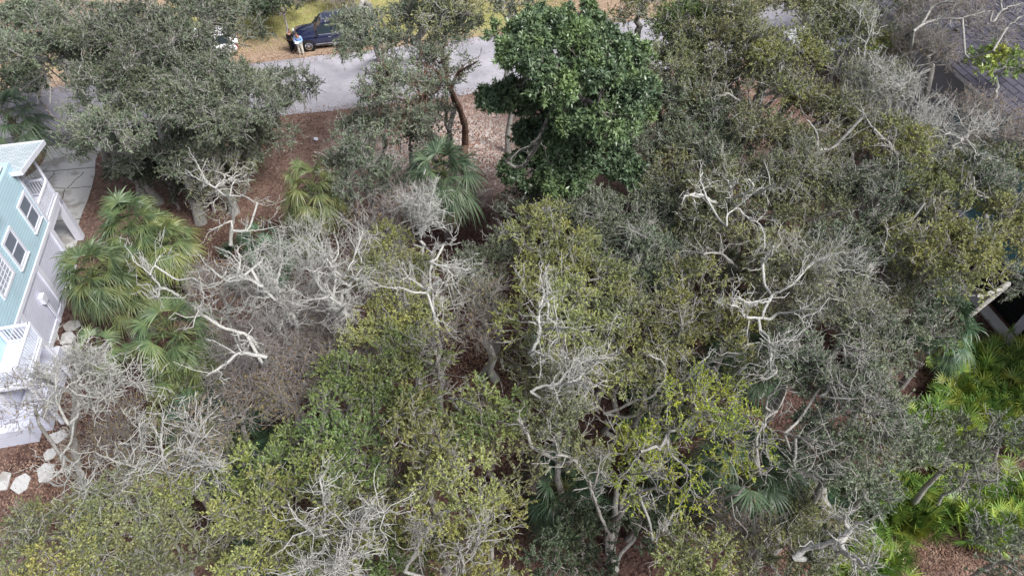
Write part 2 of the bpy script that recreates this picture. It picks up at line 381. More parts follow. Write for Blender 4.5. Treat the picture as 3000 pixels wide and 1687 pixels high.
def shingles(name, c1, c2, sx_, sy_, line):
    m, t, b = newmat(name, .9, .15)
    uv = objc(t)
    br = N(t, 'ShaderNodeTexBrick'); br.inputs['Scale'].default_value = 1
    br.inputs['Brick Width'].default_value = sx_; br.inputs['Row Height'].default_value = sy_; br.inputs['Mortar Size'].default_value = line
    br.inputs['Mortar Smooth'].default_value = .2
    br.inputs['Color1'].default_value = (*c1, 1); br.inputs['Color2'].default_value = (*c2, 1); br.inputs['Mortar'].default_value = tuple(x*.28 for x in c1)+(1,)
    t.links.new(uv, br.inputs['Vector'])
    c = mixc(t, noise(t, uv, 1.1, 5, .6, .3, .7), br.outputs['Color'], tuple(x*.75 for x in c2))
    c = mixc(t, .5, c, br.outputs['Color'])
    t.links.new(c, b.inputs['Base Color'])
    bump(t, b, br.outputs['Fac'], -.6, .02); return m
SH_PALE = shingles('pale_shingle', (.46,.54,.60), (.62,.69,.74), .33, .14, .012)
SH_GREY = shingles('grey_shingle', (.08,.077,.105), (.155,.15,.195), .9, .28, .03)

def slope_panel(name, mat, parent, o, du, dv, thick=.10):
    """roof panel whose own X runs along the courses (du) and own Y up the slope (dv)"""
    du, dv = Vector(du), Vector(dv); x = du.normalized(); z = x.cross(dv).normalized(); y = z.cross(x)
    ob = MB().box((0,0,0), (du.length, dv.dot(y), thick)).build(name, mat, parent)
    M = Matrix((x, y, z)).transposed().to_4x4(); M.translation = Vector(o); ob.matrix_local = M
    return ob

# --- pale blue house at the left. Local frame: +X towards the trees (right), +Y towards the street, wall plane X=0
hc = np.array([-22.4, 25.0])
H1 = empty('blue_house', (hc[0], hc[1], 0), HA, 'pale blue clapboard house with white trim and raised porch at left edge', 'house')
cH, sH = math.cos(HA), math.sin(HA)
def wall_px(px, py, X=0.0):
    """local (Y,Z) of the photo pixel on the plane local X"""
    u, v = px-1500., py-843.5
    d = np.array([u, FPX*CP-v*SP, -(FPX*SP+v*CP)]); o = np.array([0,0,CAMZ])
    nrm = np.array([cH, sH, 0]); p0 = np.array([hc[0], hc[1], 0])+nrm*X
    t_ = np.dot(p0-o, nrm)/np.dot(d, nrm); p = o+d*t_
    q = p-np.array([hc[0], hc[1], 0]); return float(-sH*q[0]+cH*q[1]), float(p[2])
YB = -10.1                                              # rear end of the house
MB().box((-9,YB,3.0),(0,0,6.6)).build('upper_wall', TEAL, H1)
MB().box((-9,YB+.003,.05),(-.06,-.003,2.8)).build('lower_wall', WSIDE, H1)
m = MB(); m.box((-9.02,YB-.03,2.8),(.05,.03,3.0)); m.build('floor_band', WHITE, H1)
m = MB()
for yy in (-.34, -3.0, -6.0, YB+.1): m.box((-.08,yy,.05),(.02,yy+.33,2.8))
m.box((-.075,YB,.05),(.0,0,.35)); m.build('corner_boards', WHITE, H1)
m = MB(); m.box((-.12,-.12,3.0),(.03,.03,6.0)); m.build('corner_post', WHITE, H1)
def window(y0, y1, z0, z1, block=False):
    fr = MB(); fw = .13
    fr.box((-.02,y0,z0),(.06,y0+fw,z1)); fr.box((-.02,y1-fw,z0),(.06,y1,z1))
    fr.box((-.02,y0+fw,z0),(.06,y1-fw,z0+fw)); fr.box((-.02,y0+fw,z1-fw),(.06,y1-fw,z1))
    w_ = fr.build('window', WHITE, H1)
    if block:
        g = MB().box((-.05,y0+fw,z0+fw),(.01,y1-fw,z1-fw)).build('pane', GLASSB, w_)
        mm = MB(); ny_, nz_ = 4, 6
        for i in range(1, ny_): yy = y0+fw+(y1-y0-2*fw)*i/ny_; mm.box((.008,yy-.012,z0+fw),(.03,yy+.012,z1-fw))
        for i in range(1, nz_): zz = z0+fw+(z1-z0-2*fw)*i/nz_; mm.box((.008,y0+fw,zz-.012),(.026,y1-fw,zz+.012))
        mm.build('muntins', WHITE, w_)
    else:
        zm = (z0+z1)/2
        MB().box((-.06,y0+fw,z0+fw),(.012,y1-fw,z1-fw)).build('pane', SCREEN, w_)
        MB().box((.008,y0+fw,zm-.03),(.035,y1-fw,zm+.03)).build('meeting_rail', WHITE, w_)
        MB().box((-.01,y0-.02,z0-.05),(.10,y1+.02,z0-.003)).build('sill', WHITE, w_)
GLASSB, t_, b_ = newmat('glass_block', .25, .6); b_.inputs['Base Color'].default_value = (.38,.42,.47,1)
def c4(x, y): return (x/2.415, 400+y/2.415)
for cs, blk in ((((165,385),(290,570),(242,685),(112,495)), 0), (((60,632),(193,815),(145,950),(5,765)), 0), (((-30,790),(102,965),(28,1165),(-105,985)), 1)):
    yz = [wall_px(*c4(*q)) for q in cs]
    y0 = (yz[2][0]+yz[3][0])/2; y1 = (yz[0][0]+yz[1][0])/2; z1 = (yz[0][1]+yz[3][1])/2; z0 = (yz[1][1]+yz[2][1])/2
    print('window', round(y0,2), round(y1,2), round(z0,2), round(z1,2))
    window(y0, y1, z0, z1, blk)
# main roof behind the wall top, its eave out of the picture
r1 = slope_panel('main_roof', SH_PALE, H1, (.45, YB-.5, 6.6), (0, -YB-2.9, 0), (-5.2, 0, 2.4), .15)
r2 = slope_panel('main_roof', SH_PALE, H1, (-9.45, -3.4, 6.6), (0, YB+2.9, 0), (5.2, 0, 2.4), .15)
r3 = slope_panel('main_roof', SH_PALE, H1, (-.12, -3.38, 6.62), (0, 2.9, 0), (-5, 0, 2.3), .12)
# porch
PD = 2.2                                               # porch depth
m = MB(); m.box((-9,.03,2.78),(0,PD,3.02)); m.build('porch_floor', WHITE, H1)
m = MB()
for xx in (-.36, -4.4, -9): m.box((xx,PD-.36,.05),(xx+.36,PD,2.78))
m.box((-9,PD-.32,2.45),(0,PD-.04,2.78)); m.box((-.32,.03,2.45),(-.04,PD-.36,2.78))
m.build('ground_pillars', WHITE, H1)
for xx in (-.12, -3.2, -6.2):
    MB().lathe([(.11,3.02),(.11,3.1),(.075,3.12),(.07,5.5),(.10,5.52),(.10,5.62)], 14, Matrix.Translation((xx,PD-.14,0)) @ Matrix(((1,0,0,0),(0,0,-1,0),(0,1,0,0),(0,0,0,1)))).build('porch_column', WHITE, H1, smooth=True)
def railing(p, q, parent, name='railing', h=.95, gap=.13):
    p, q = Vector(p), Vector(q); up = Vector((0,0,1)); n_ = max(2, int((q-p).length/gap)); mm = MB()
    mm.beam(p+up*h, q+up*h, .12, .07); mm.beam(p+up*.12, q+up*.12, .06, .07)
    for i in range(1, n_):
        c = p.lerp(q, i/n_); mm.beam(c+up*.12, c+up*(h-.03), .04, .04)
    for c in (p, q): mm.beam(c, c+up*(h+.08), .11, .11)
    return mm.build(name, WHITE, parent)
railing((-.08,.1,3.02), (-.08,PD-.26,3.02), H1)
railing((-.3,PD-.1,3.02), (-3.1,PD-.1,3.02), H1)
# porch roof: eave along the street, slope rising towards the house
x = (-9.2, .42)
pr = slope_panel('porch_roof', SH_PALE, H1, (x[0], PD+.55, 5.66), (x[1]-x[0], 0, 0), (0, -3.15, .62), .09)
m = MB()                                               # white fascia round the porch roof
m.beam((-9.2,PD+.58,5.63), (.47,PD+.58,5.63), .05, .20); m.beam((.45,PD+.55,5.63), (.45,-.42,6.24), .05, .22); m.beam((-9.2,-.44,6.24), (.45,-.44,6.24), .05, .2)
m.build('fascia', WHITE, H1)
MB().box((-9,.04,5.42),(-.01,PD,5.6)).build('porch_beam', WHITE, H1)
# meter box and its pipes on the lower wall
m = MB(); yb, zb = wall_px(122, 874)
m.box((-.04,yb-.2,zb-.22),(.16,yb+.16,zb+.2)); m.bar((.05,yb,zb-.2), (.05,yb,.1), .035); m.bar((.05,yb+.12,zb-.2), (.05,yb+.12,.1), .025); m.build('meter_box', WHITE, H1)
# rear deck with railing
dy0, dy1, dx1 = -9.9, -7.5, 1.35
m = MB(); m.box((.06,dy0,2.82),(dx1,dy1,3.0)); m.box((dx1-.12,dy0,.05),(dx1,dy0+.12,2.82)); m.box((dx1-.12,dy1-.12,.05),(dx1,dy1,2.82)); m.build('rear_deck', WHITE, H1)
railing((dx1-.05,dy0+.05,3.0), (dx1-.05,dy1-.05,3.0), H1); railing((.1,dy0+.05,3.0), (dx1-.12,dy0+.05,3.0), H1); railing((.1,dy1-.05,3.0), (dx1-.12,dy1-.05,3.0), H1)
MB().box((-9,YB-.45,.02),(.5,YB-.003,1.0)).build('back_landing', WSIDE, H1)
MB().box((.02,YB,.05),(.95,-6.4,1.1)).build('lower_skirt', WSIDE, H1)

# --- house with the dark shingle roof, top right
g0 = F(2678, 97, 6.0)
H2 = empty('shingle_roof_house', (g0[0], g0[1], 0), math.radians(9), 'grey house under a dark purple-grey shingle roof at the top right corner', 'house')
GWALL = paint('grey_siding', (.30,.31,.33), .7, .05, .2)
MB().box((.6,-8,.02),(11.4,9,5.8)).build('wall', GWALL, H2)
slope_panel('roof', SH_GREY, H2, (0, 9.6, 6.0), (0, -18.2, 0), (6, 0, 3.3), .14)
slope_panel('roof', SH_GREY, H2, (12, -8.6, 6.0), (0, 18.2, 0), (-6, 0, 3.3), .14)
m = MB(); m.beam((-.02,-8.6,5.97), (-.02,9.6,5.97), .06, .22); m.build('fascia', paint('grey_trim', (.45,.47,.52)), H2)
m = MB(); m.beam((6,-8.6,9.42), (6,9.6,9.42), .34, .05); m.build('ridge_cap', SH_GREY, H2)
for yy, xx in ((-1.2, 3.8), (-4.2, 2.0)):
    z_ = 6+.55*xx+.12
    MB().bar((xx,yy,z_-.1), (xx,yy,z_+.38), .06, .06, 10).build('vent_pipe', paint('pipe', (.7,.72,.75)), H2, smooth=True)
m = MB(); m.prism([(-3.6,4.0,2.4),(-.1,4.0,3.1),(-.1,7.4,3.1),(-3.6,7.4,2.4)], (0,0,.12)); m.build('entrance_roof', paint('pale_metal_roof', (.52,.54,.56), .5), H2)
m = MB()
for yy in (4.2, 7.2): m.box((-3.5,yy-.08,.02),(-3.34,yy+.08,2.4))
m.build('entrance_post', WHITE, H2)

# --- teal house with dark slatted ground floor at the right edge
g1 = F(2864+20, 913-10, 0)
H3 = empty('teal_house', (g1[0]+.45, g1[1], 0), HA, 'deep teal house with black slatted ground floor behind trees at right edge', 'house')
TEAL2 = paint('deep_teal_siding', (.16,.36,.43), .6, .06, .18)
BLK, t, b = newmat('black_slats', .6, .3); b.inputs['Base Color'].default_value = (.012,.012,.014,1)
MB().box((.02,-9,2.45),(9,7.6,8.0)).build('wall', TEAL2, H3)
m = MB()
for i in range(17): m.box((0,-9,.12+i*.135),(.03,7.5,.12+i*.135+.105))
m.build('slatted_screen', BLK, H3)
MB().box((.2,-8.9,.02),(9,7.4,2.3)).build('ground_floor_wall', BLK, H3)
m = MB(); m.box((-.14,-9,2.25),(.3,7.7,2.5)); m.build('floor_band', WHITE, H3)
for yy in (-5.2, -1.55, 2.6, 6.4): MB().box((-.10,yy-.2,.02),(-.005,yy+.2,2.25)).build('pillar', WHITE, H3)
for yy in (-2.8, 1.2, 5.0):
    w_ = MB().box((-.05,yy-.62,3.6),(.03,yy+.62,5.3)).build('window', WHITE, H3)
    MB().box((-.06,yy-.5,3.72),(-.045,yy+.5,5.18)).build('pane', GLASS, w_)
slope_panel('roof', SH_GREY, H3, (-.5, 8.2, 8.0), (0, -17.6, 0), (5.2, 0, 2.2), .12)
slope_panel('roof', SH_GREY, H3, (9.9, -9.4, 8.0), (0, 17.6, 0), (-5.2, 0, 2.2), .12)
m = MB(); m.beam((-.52,-9.4,7.98), (-.52,8.2,7.98), .06, .2); m.build('fascia', WHITE, H3)
k = MB().box((-.85,-9,.0),(-.25,7.5,.10)).build('concrete_kerb', CON, None); k.location = H3.location; k.rotation_euler = H3.rotation_euler
tag(k, 'mossy concrete footing strip along the black slatted wall', 'kerb', kind='structure')

# --- stepping stones behind the blue house
stones = [(8,1412,.8,'partly out of the frame at the left edge'),(62,1418,.75,'second from the left edge of the frame'),(137,1385,.8,'broad and bright, beside the curved white branch'),
          (150,1330,.55,'small, below the crusty white one'),(172,1280,.7,'lichen-crusted, next to the corner of the steps'),(188,1030,.7,'under the tips of the bare lichen tree'),
          (200,990,.75,'just beyond the meter pipes'),(212,955,.7,'at the foot of the biggest fan palm')]
for i, (px, py, s_, where) in enumerate(stones):
    c = F(px, py, 0); r = random.Random(40+i); n = 5+i % 2
    ang = sorted((k_+r.uniform(-.25,.25))*2*math.pi/n for k_ in range(n))
    o = MB().prism([(math.cos(a_)*s_*.62, math.sin(a_)*s_*.5, -.02) for a_ in ang], (0,0,.09)).build('stepping_stone', CON, None, bevel=.015)
    o.location = tuple(c); o.rotation_euler = (0,0,r.uniform(0,3))
    tag(o, 'pale flat stepping stone '+where, 'stepping stone', 'stepping stones behind the blue house')
rk = MB(); bmx = bmesh.new(); bmesh.ops.create_icosphere(bmx, subdivisions=2, radius=.16)
rr = random.Random(2)
for v_ in bmx.verts: v_.co *= rr.uniform(.8, 1.15); v_.co.z *= .6
me = bpy.data.meshes.new('rock'); bmx.to_mesh(me); bmx.free(); me.materials.append(WHITE)
o = link(bpy.data.objects.new('rock', me)); o.location = tuple(F(925,408,.06)); tag(o, 'small white stone lying alone on the reddish leaves', 'stone')

# ------------------------------------------------------------------ vehicles
def carpaint(name, col, rough=.12, metal=.3):
    m, t, b = newmat(name, rough, .6, metal); b.inputs['Base Color'].default_value = (*col, 1); b.inputs['Coat Weight'].default_value = 1; b.inputs['Coat Roughness'].default_value = .03
    c = mixc(t, noise(t, objc(t), 6, 4, .6, .5, .9), col, tuple(min(1, x*1.1+.02) for x in col)); t.links.new(c, b.inputs['Base Color']); return m
RUB, t_, b_ = newmat('tyre_rubber', .85, .2); b_.inputs['Base Color'].default_value = (.02,.02,.02,1)
CHR, t_, b_ = newmat('chrome', .15, .8, 1); b_.inputs['Base Color'].default_value = (.8,.82,.85,1)
CGL, t_, b_ = newmat('car_glass', .04, .9); b_.inputs['Base Color'].default_value = (.03,.045,.055,1)
LGT, t_, b_ = newmat('lamp_lens', .1, .8); b_.inputs['Base Color'].default_value = (.75,.78,.8,1)
RED, t_, b_ = newmat('red_lens', .2, .6); b_.inputs['Base Color'].default_value = (.35,.02,.02,1)
BLP, t_, b_ = newmat('black_plastic', .6, .3); b_.inputs['Base Color'].default_value = (.02,.02,.022,1)
def loft(rings, mat, name, parent, smooth=False, bevel=0):
    m = MB(); k = len(rings[0]); V = [p for r in rings for p in r]
    Fs = [(i*k+j, i*k+(j+1) % k, (i+1)*k+(j+1) % k, (i+1)*k+j) for i in range(len(rings)-1) for j in range(k)]
    Fs += [tuple(range(k))[::-1], tuple(range((len(rings)-1)*k, len(rings)*k))]
    return m.add(V, Fs).build(name, mat, parent, smooth, bevel)
def car(name, loc, rz, label, cat, body, L=5.2, W=2.0, H=1.9, hood=1.12, suv=True, wr=.40, rails=True, roofmat=None):
    """front towards local -X; local origin at the centre of the footprint"""
    root = empty(name, loc, rz, label, cat); fx, bx = -L/2, L/2; bot = .32
    # lower body: cross sections along X (half width, belt height)
    st = [(fx, .80, .62, hood-.38), (fx+.12, .92, .42, hood-.16), (fx+.5, .97, bot, hood-.04), (fx+1.25, 1, bot, hood), (fx+1.5, 1, bot, hood+.03), (0, 1, bot, hood+.05), (bx-.9, 1, bot, hood+.06), (bx-.2, .97, bot+.05, hood+.04), (bx, .90, .55, hood-.1)]
    rings = []
    for x, ww, zb_, zt in st:
        h = W/2*ww; rings.append([(x,-h*.93,zb_),(x,-h,zb_+.15),(x,-h,zt-.28),(x,-h*.93,zt-.06),(x,-h*.80,zt),(x,0,zt+.03),(x,h*.80,zt),(x,h*.93,zt-.06),(x,h,zt-.28),(x,h,zb_+.15),(x,h*.93,zb_)])
    loft(rings, body, 'body', root, True)
    # glasshouse
    wx0 = fx+1.45; tx0 = fx+2.15; tx1 = bx-(.55 if suv else 1.15); ex = bx-(.12 if suv else .45); hb = W/2*.90; ht = W/2*.72; z0 = hood-.02; z1 = H-.06
    gl = loft([[(wx0,-hb,z0),(ex,-hb,z0),(ex,hb,z0),(wx0,hb,z0)],[(tx0,-ht,z1),(tx1,-ht,z1),(tx1,ht,z1),(tx0,ht,z1)]], CGL, 'windows', root)
    rp = MB(); e_ = .03
    for sy in (-1, 1):
        rp.beam((wx0,sy*(hb+.004),z0), (tx0,sy*(ht+.004),z1), .07, .07); rp.beam((ex,sy*(hb+.004),z0), (tx1,sy*(ht+.004),z1), .10, .10)
        for xm in (fx+2.75, bx-1.35):
            rp.beam((xm,sy*(hb+.006),z0), (xm+.04,sy*(ht+.006),z1), .06, .07)
    rp.build('pillars', body if suv else BLP, root)
    loft([[(tx0-.04,-ht-.04,z1),(tx1+.06,-ht-.04,z1),(tx1+.06,ht+.04,z1),(tx0-.04,ht+.04,z1)],[(tx0+.12,-ht+.08,H),(tx1-.05,-ht+.08,H),(tx1-.05,ht-.08,H),(tx0+.12,ht-.08,H)]], roofmat or body, 'roof', root)
    if rails:
        for sy in (-1, 1):
            r_ = MB(); r_.beam((tx0+.25,sy*(ht-.02),H+.06), (tx1-.15,sy*(ht-.02),H+.06), .05, .04)
            for xx in (tx0+.3, (tx0+tx1)/2, tx1-.2): r_.box((xx-.04,sy*(ht-.02)-.02,H-.04),(xx+.04,sy*(ht-.02)+.02,H+.05))
            r_.build('roof_rail', CHR, root)
            MB().beam((fx+1.5,sy*(W/2+.012),.52), (bx-1.35,sy*(W/2+.012),.52), .03, .05).build('sill_trim', CHR, root)
            MB().beam((wx0+.35,sy*(hb+.045),z0+.01), (ex-.15,sy*(hb+.045),z0+.01), .02, .03).build('window_trim', CHR, root)
    gr = MB().box((fx-.03,-.52,.62),(fx+.08,.52,hood-.30)).build('grille', BLP, root)
    gm = MB()
    for i in range(4): gm.box((fx-.045,-.50,.66+i*.09),(fx-.03,.50,.69+i*.09))
    gm.build('bar', CHR, gr)
    loft([[(fx-.06,-W*.40,.36),(fx+.3,-W*.49,.36),(fx+.3,W*.49,.36),(fx-.06,W*.40,.36)],[(fx-.08,-W*.40,.56),(fx+.3,-W*.50,.56),(fx+.3,W*.50,.56),(fx-.08,W*.40,.56)]], body, 'bumper', root)
    for sy in (-1, 1):
        MB().box((fx-.015,sy*(W*.33)-.16,hood-.42),(fx+.25,sy*(W*.33)+.17,hood-.24)).build('headlight', LGT, root)
        MB().box((bx-.12,sy*(W*.40)-.10,hood-.5),(bx+.015,sy*(W*.40)+.10,hood-.1)).build('tail_light', RED, root)
        mr = MB(); mr.box((wx0+.22,sy*(W/2+.13)-.13,hood+.04),(wx0+.34,sy*(W/2+.13)+.13,hood+.22)); mr.build('wing_mirror', BLP if suv else body, root, bevel=.02)
        for xx in (fx+2.45, fx+3.5): MB().box((xx,sy*(W/2+.02)-.012,hood-.22),(xx+.2,sy*(W/2+.02)+.012,hood-.18)).build('door_handle', CHR, root)
        seam = MB()
        for xx in (fx+1.62, fx+2.72, fx+3.78): seam.box((xx-.008,sy*(W/2+.002)-.004,.42),(xx+.008,sy*(W/2+.002)+.004,hood-.1))
        seam.build('door_seam', BLP, root)
    for xx in (fx+.98, bx-1.05):
        for sy in (-1, 1):
            T = Matrix.Translation((xx, sy*(W/2-.12), wr))
            hub = empty('wheel', (xx, sy*(W/2-.12), wr)); hub.parent = root
            MB().lathe([(wr*.62,-.11),(wr*.93,-.125),(wr,-.09),(wr,.09),(wr*.93,.125),(wr*.62,.11)], 28, None, False).build('tyre', RUB, hub, True)
            rim = MB().lathe([(0,-.02),(wr*.60,-.02),(wr*.60,.02),(0,.02)], 24)
            rm = rim.build('rim_disc', BLP, hub)
            sp = MB()
            for kk in range(10):
                a_ = kk*math.pi/5; c_, s__ = math.cos(a_), math.sin(a_)
                sp.beam((c_*.04, sy*.10, s__*.04), (c_*wr*.60, sy*.115, s__*wr*.60), .045, .03)
            sp.lathe([(wr*.58,sy*.09),(wr*.66,sy*.09),(wr*.66,sy*.13),(wr*.58,sy*.13),(wr*.58,sy*.09)], 28, None, False); sp.lathe([(0,sy*.08),(.07,sy*.08),(.06,sy*.13),(0,sy*.135)], 12)
            sp.build('spokes', CHR, hub)
            MB().lathe([(wr+.02,-.15),(wr+.09,-.15),(wr+.09,.13),(wr+.02,.13),(wr+.02,-.15)], 28, Matrix.Translation((xx,sy*(W/2-.13),wr+.01)), False).build('wheel_arch', BLP, root)
    return root
fw = F(905,137,.40)                                    # front wheel of the SUV
NAVY = carpaint('navy_paint', (.018,.024,.07)); WPAINT = carpaint('white_paint', (.82,.82,.84), .2, 0); RPAINT = carpaint('dark_red_paint', (.22,.012,.012))
def place_by_wheel(p, L, W, rz):
    c = Vector((L/2-.98, W/2-.0, 0)); c.rotate(Matrix.Rotation(rz, 3, 'Z')); return (p[0]+c.x, p[1]+c.y, 0)
car('dark_suv', place_by_wheel(fw, 5.3, 2.05, ST), ST, 'dark navy SUV with chrome roof rails parked on the verge behind the man', 'SUV', NAVY, 5.3, 2.05, 1.95, 1.18)
wc = F(600,168,0)
car('white_car', (wc[0], wc[1]+.3, 0), ST+math.radians(2), 'white car half hidden by the big oak, parked on the verge left of the SUV', 'car', WPAINT, 4.8, 1.9, 1.72, 1.05, True, .36, False)
rc = F(2515,140,0)
car('red_car', (rc[0], rc[1]+1.5, 0), math.radians(100), 'dark red car glimpsed through bare twigs near the shingle-roofed house', 'car', RPAINT, 4.6, 1.85, 1.6, 1.0, False, .35, False)

# ------------------------------------------------------------------ people
def skin_chain(name, pts, edges, rad, mat, parent, sub=2):
    me = bpy.data.meshes.new(name); me.from_pydata(pts, edges, []); me.materials.append(mat)
    o = link(bpy.data.objects.new(name, me), parent)
    m_ = o.modifiers.new('skin', 'SKIN'); m_.use_smooth_shade = True
    for i, r_ in enumerate(rad): o.data.skin_vertices[0].data[i].radius = (r_, r_) if not isinstance(r_, tuple) else r_
    o.data.skin_vertices[0].data[0].use_root = True
    s_ = o.modifiers.new('sub', 'SUBSURF'); s_.levels = sub; s_.render_levels = sub
    return o
def cloth(name, col, rough=.85):
    m, t, b = newmat(name, rough, .2); t.links.new(mixc(t, noise(t, objc(t), 14, 3), col, tuple(x*.8 for x in col)), b.inputs['Base Color']); return m
SKIN_ = cloth('skin', (.42,.23,.17), .6); HAIR_ = cloth('hair', (.10,.075,.06), .9); BLK_C = cloth('black_cloth', (.010,.010,.014)); SHIRT = cloth('light_blue_shirt', (.34,.52,.86)); KHAKI = cloth('pale_khaki', (.66,.63,.54)); SHOE = cloth('tan_shoe', (.5,.46,.4))
def person(loc, rz, label, shirt, trousers, shoes, lean=0., holding=True, hair=HAIR_):
    """stands facing local -Y"""
    root = empty('person', loc, rz, label, 'person'); ex = root
    P = [(0,0,.95),(0,.0,1.12),(0,-.01+lean*.3,1.30),(0,-.01+lean*.6,1.44),(0,-.05+lean,1.53),(0,-.09+lean*1.2,1.63),(0,-.12+lean*1.3,1.73)]
    Rr = [(.15,.115),(.14,.11),(.165,.115),(.13,.09),.055,(.078,.092),(.072,.082)]; E = [(i, i+1) for i in range(6)]
    idx = {}
    for sx in (-1, 1):
        n0 = len(P)
        P += [(sx*.10,0,.88),(sx*.115,-.02,.50),(sx*.13,.0,.10),(sx*.135,-.10,.04)]; Rr += [.10,.068,.045,.038]; E += [(0,n0),(n0,n0+1),(n0+1,n0+2),(n0+2,n0+3)]
        n1 = len(P)
        hy = -.34 if holding else -.05; hz = 1.10 if holding else .82
        P += [(sx*.19,lean*.6,1.42),(sx*.27,-.02+lean*.3,1.16),(sx*(.12 if holding else .26),hy+.04,hz),(sx*(.07 if holding else .26),hy-.03,hz-.01)]; Rr += [.068,.048,.032,.034]; E += [(3,n1),(n1,n1+1),(n1+1,n1+2),(n1+2,n1+3)]
        hnd = len(P)-1; hp = P[-1]
        for q in range(5):                              # four fingers and a thumb
            if q < 4: a1 = (hp[0]-sx*.02, hp[1]-.035-.004*q, hp[2]+.03-.018*q); a2 = (a1[0]-sx*.035, a1[1]-.01, a1[2]-.012)
            else: a1 = (hp[0]-sx*.01, hp[1]+.0, hp[2]+.045); a2 = (a1[0]-sx*.025, a1[1]-.02, a1[2]+.008)
            k_ = len(P); P += [a1, a2]; Rr += [.010,.008]; E += [(hnd,k_),(k_,k_+1)]
        idx[sx] = (n0, n1)
    body = skin_chain('body', P, E, Rr, SKIN_, root)
    def garment(name, ids, mat, grow):
        mp = {j: i for i, j in enumerate(ids)}
        e2 = [(mp[a_], mp[b_]) for a_, b_ in E if a_ in mp and b_ in mp]
        r2 = [tuple(x+grow for x in (Rr[j] if isinstance(Rr[j], tuple) else (Rr[j], Rr[j]))) for j in ids]
        return skin_chain(name, [P[j] for j in ids], e2, r2, mat, root)
    sh = [0,1,2,3]; tr = [0]
    for sx in (-1, 1): n0, n1 = idx[sx]; sh += [n1,n1+1,n1+2]; tr += [n0,n0+1,n0+2]
    garment('shirt', sh, shirt, .022); garment('trousers', tr, trousers, .026)
    for sx in (-1, 1):
        n0 = idx[sx][0]; a_ = P[n0+2]; b_ = P[n0+3]
        skin_chain('shoe', [(a_[0],a_[1]+.03,.045), (a_[0],a_[1]-.06,.05), (b_[0],b_[1]-.06,.035)], [(0,1),(1,2)], [.045,.05,.04], shoes, root, 1)
    hd = P[6]; hh = skin_chain('hair', [(hd[0],hd[1]+.05,hd[2]-.06),(hd[0],hd[1]+.045,hd[2]+.015),(hd[0],hd[1]-.01,hd[2]+.045)], [(0,1),(1,2)], [.075,.08,.065], hair, root)
    fc = MB(); f0 = P[5]
    for sx in (-1, 1): fc.box((f0[0]+sx*.032-.012,f0[1]-.098,f0[2]+.03),(f0[0]+sx*.032+.012,f0[1]-.088,f0[2]+.042))
    fc.box((f0[0]-.025,f0[1]-.096,f0[2]-.045),(f0[0]+.025,f0[1]-.086,f0[2]-.036)); fc.build('eyes_and_mouth', HAIR_, root)
    MB().prism([(f0[0]-.014,f0[1]-.09,f0[2]-.012),(f0[0]+.014,f0[1]-.09,f0[2]-.012),(f0[0],f0[1]-.118,f0[2]-.008),], (0,.01,.04)).build('nose', SKIN_, root)
    for sx in (-1, 1): MB().box((f0[0]+sx*.082-.01,f0[1]-.01,f0[2]-.02),(f0[0]+sx*.082+.01,f0[1]+.03,f0[2]+.04)).build('ear', SKIN_, root, bevel=.006)
    return root
m1 = F(885,162,0)
person((m1[0], m1[1], 0), math.radians(-4), 'man in light blue shirt and pale trousers reading papers beside the dark SUV', SHIRT, KHAKI, SHOE, -.08)
m2 = F(858,156,0)
person((m2[0], m2[1]+.1, 0), math.radians(70), 'person dressed all in black standing at the front corner of the SUV', BLK_C, BLK_C, BLK_C, -.03, True)
pap = MB().prism([(-.14,-.02,0),(.14,-.02,0),(.14,.19,.05),(-.14,.19,.05)], (0,0,.008)).build('papers', WHITE, None)
pap.location = (m1[0]-.02, m1[1]-.46, 1.12); tag(pap, 'white sheets of paper held by the man in blue', 'papers')
# ------------------------------------------------------------------ tree engine (vectorised)
def norm(a): return a/np.maximum(np.linalg.norm(a, axis=-1, keepdims=True), 1e-9)
def tubes(P, R, K):
    """P (E,S,3) polylines, R (E,S) radii -> verts, quads"""
    E, S = P.shape[:2]
    T = np.empty_like(P); T[:,1:-1] = P[:,2:]-P[:,:-2]; T[:,0] = P[:,1]-P[:,0]; T[:,-1] = P[:,-1]-P[:,-2]; T = norm(T)
    m_ = norm(P[:,-1]-P[:,0])
    if E == 1: ref = np.linalg.svd(P[0]-P[0].mean(0), full_matrices=True)[2][2][None,None,:]
    else: ref = np.where(np.abs(m_[:,2:3]) < .85, np.array([[0,0,1.]]), np.array([[1.,0,0]]))[:,None,:]
    A = norm(np.cross(T, ref)); B = np.cross(T, A)
    ph = np.arange(K)*2*np.pi/K
    V = P[:,:,None,:]+R[:,:,None,None]*(np.cos(ph)[None,None,:,None]*A[:,:,None,:]+np.sin(ph)[None,None,:,None]*B[:,:,None,:])
    I = np.arange(E*S*K).reshape(E, S, K); J = np.roll(I, -1, axis=2)
    Q = np.stack([I[:,:-1], J[:,:-1], J[:,1:], I[:,1:]], -1).reshape(-1, 4)
    return V.reshape(-1, 3), Q
def merge(parts):
    V = []; Q = []; n = 0
    for v, q in parts:
        if len(v) == 0: continue
        V.append(v); Q.append(q+n); n += len(v)
    return (np.concatenate(V), np.concatenate(Q)) if V else (np.zeros((0,3)), np.zeros((0,4), int))
def crooked(A, B, rng, S, amt):
    t = np.linspace(0, 1, S)[None,:,None]; P = A[:,None]*(1-t)+B[:,None]*t
    L = np.linalg.norm(B-A, axis=1)
    d = rng.normal(0, 1, P.shape)*(L*amt)[:,None,None]; d[:,0] = 0; d[:,-1] = 0
    return P+d
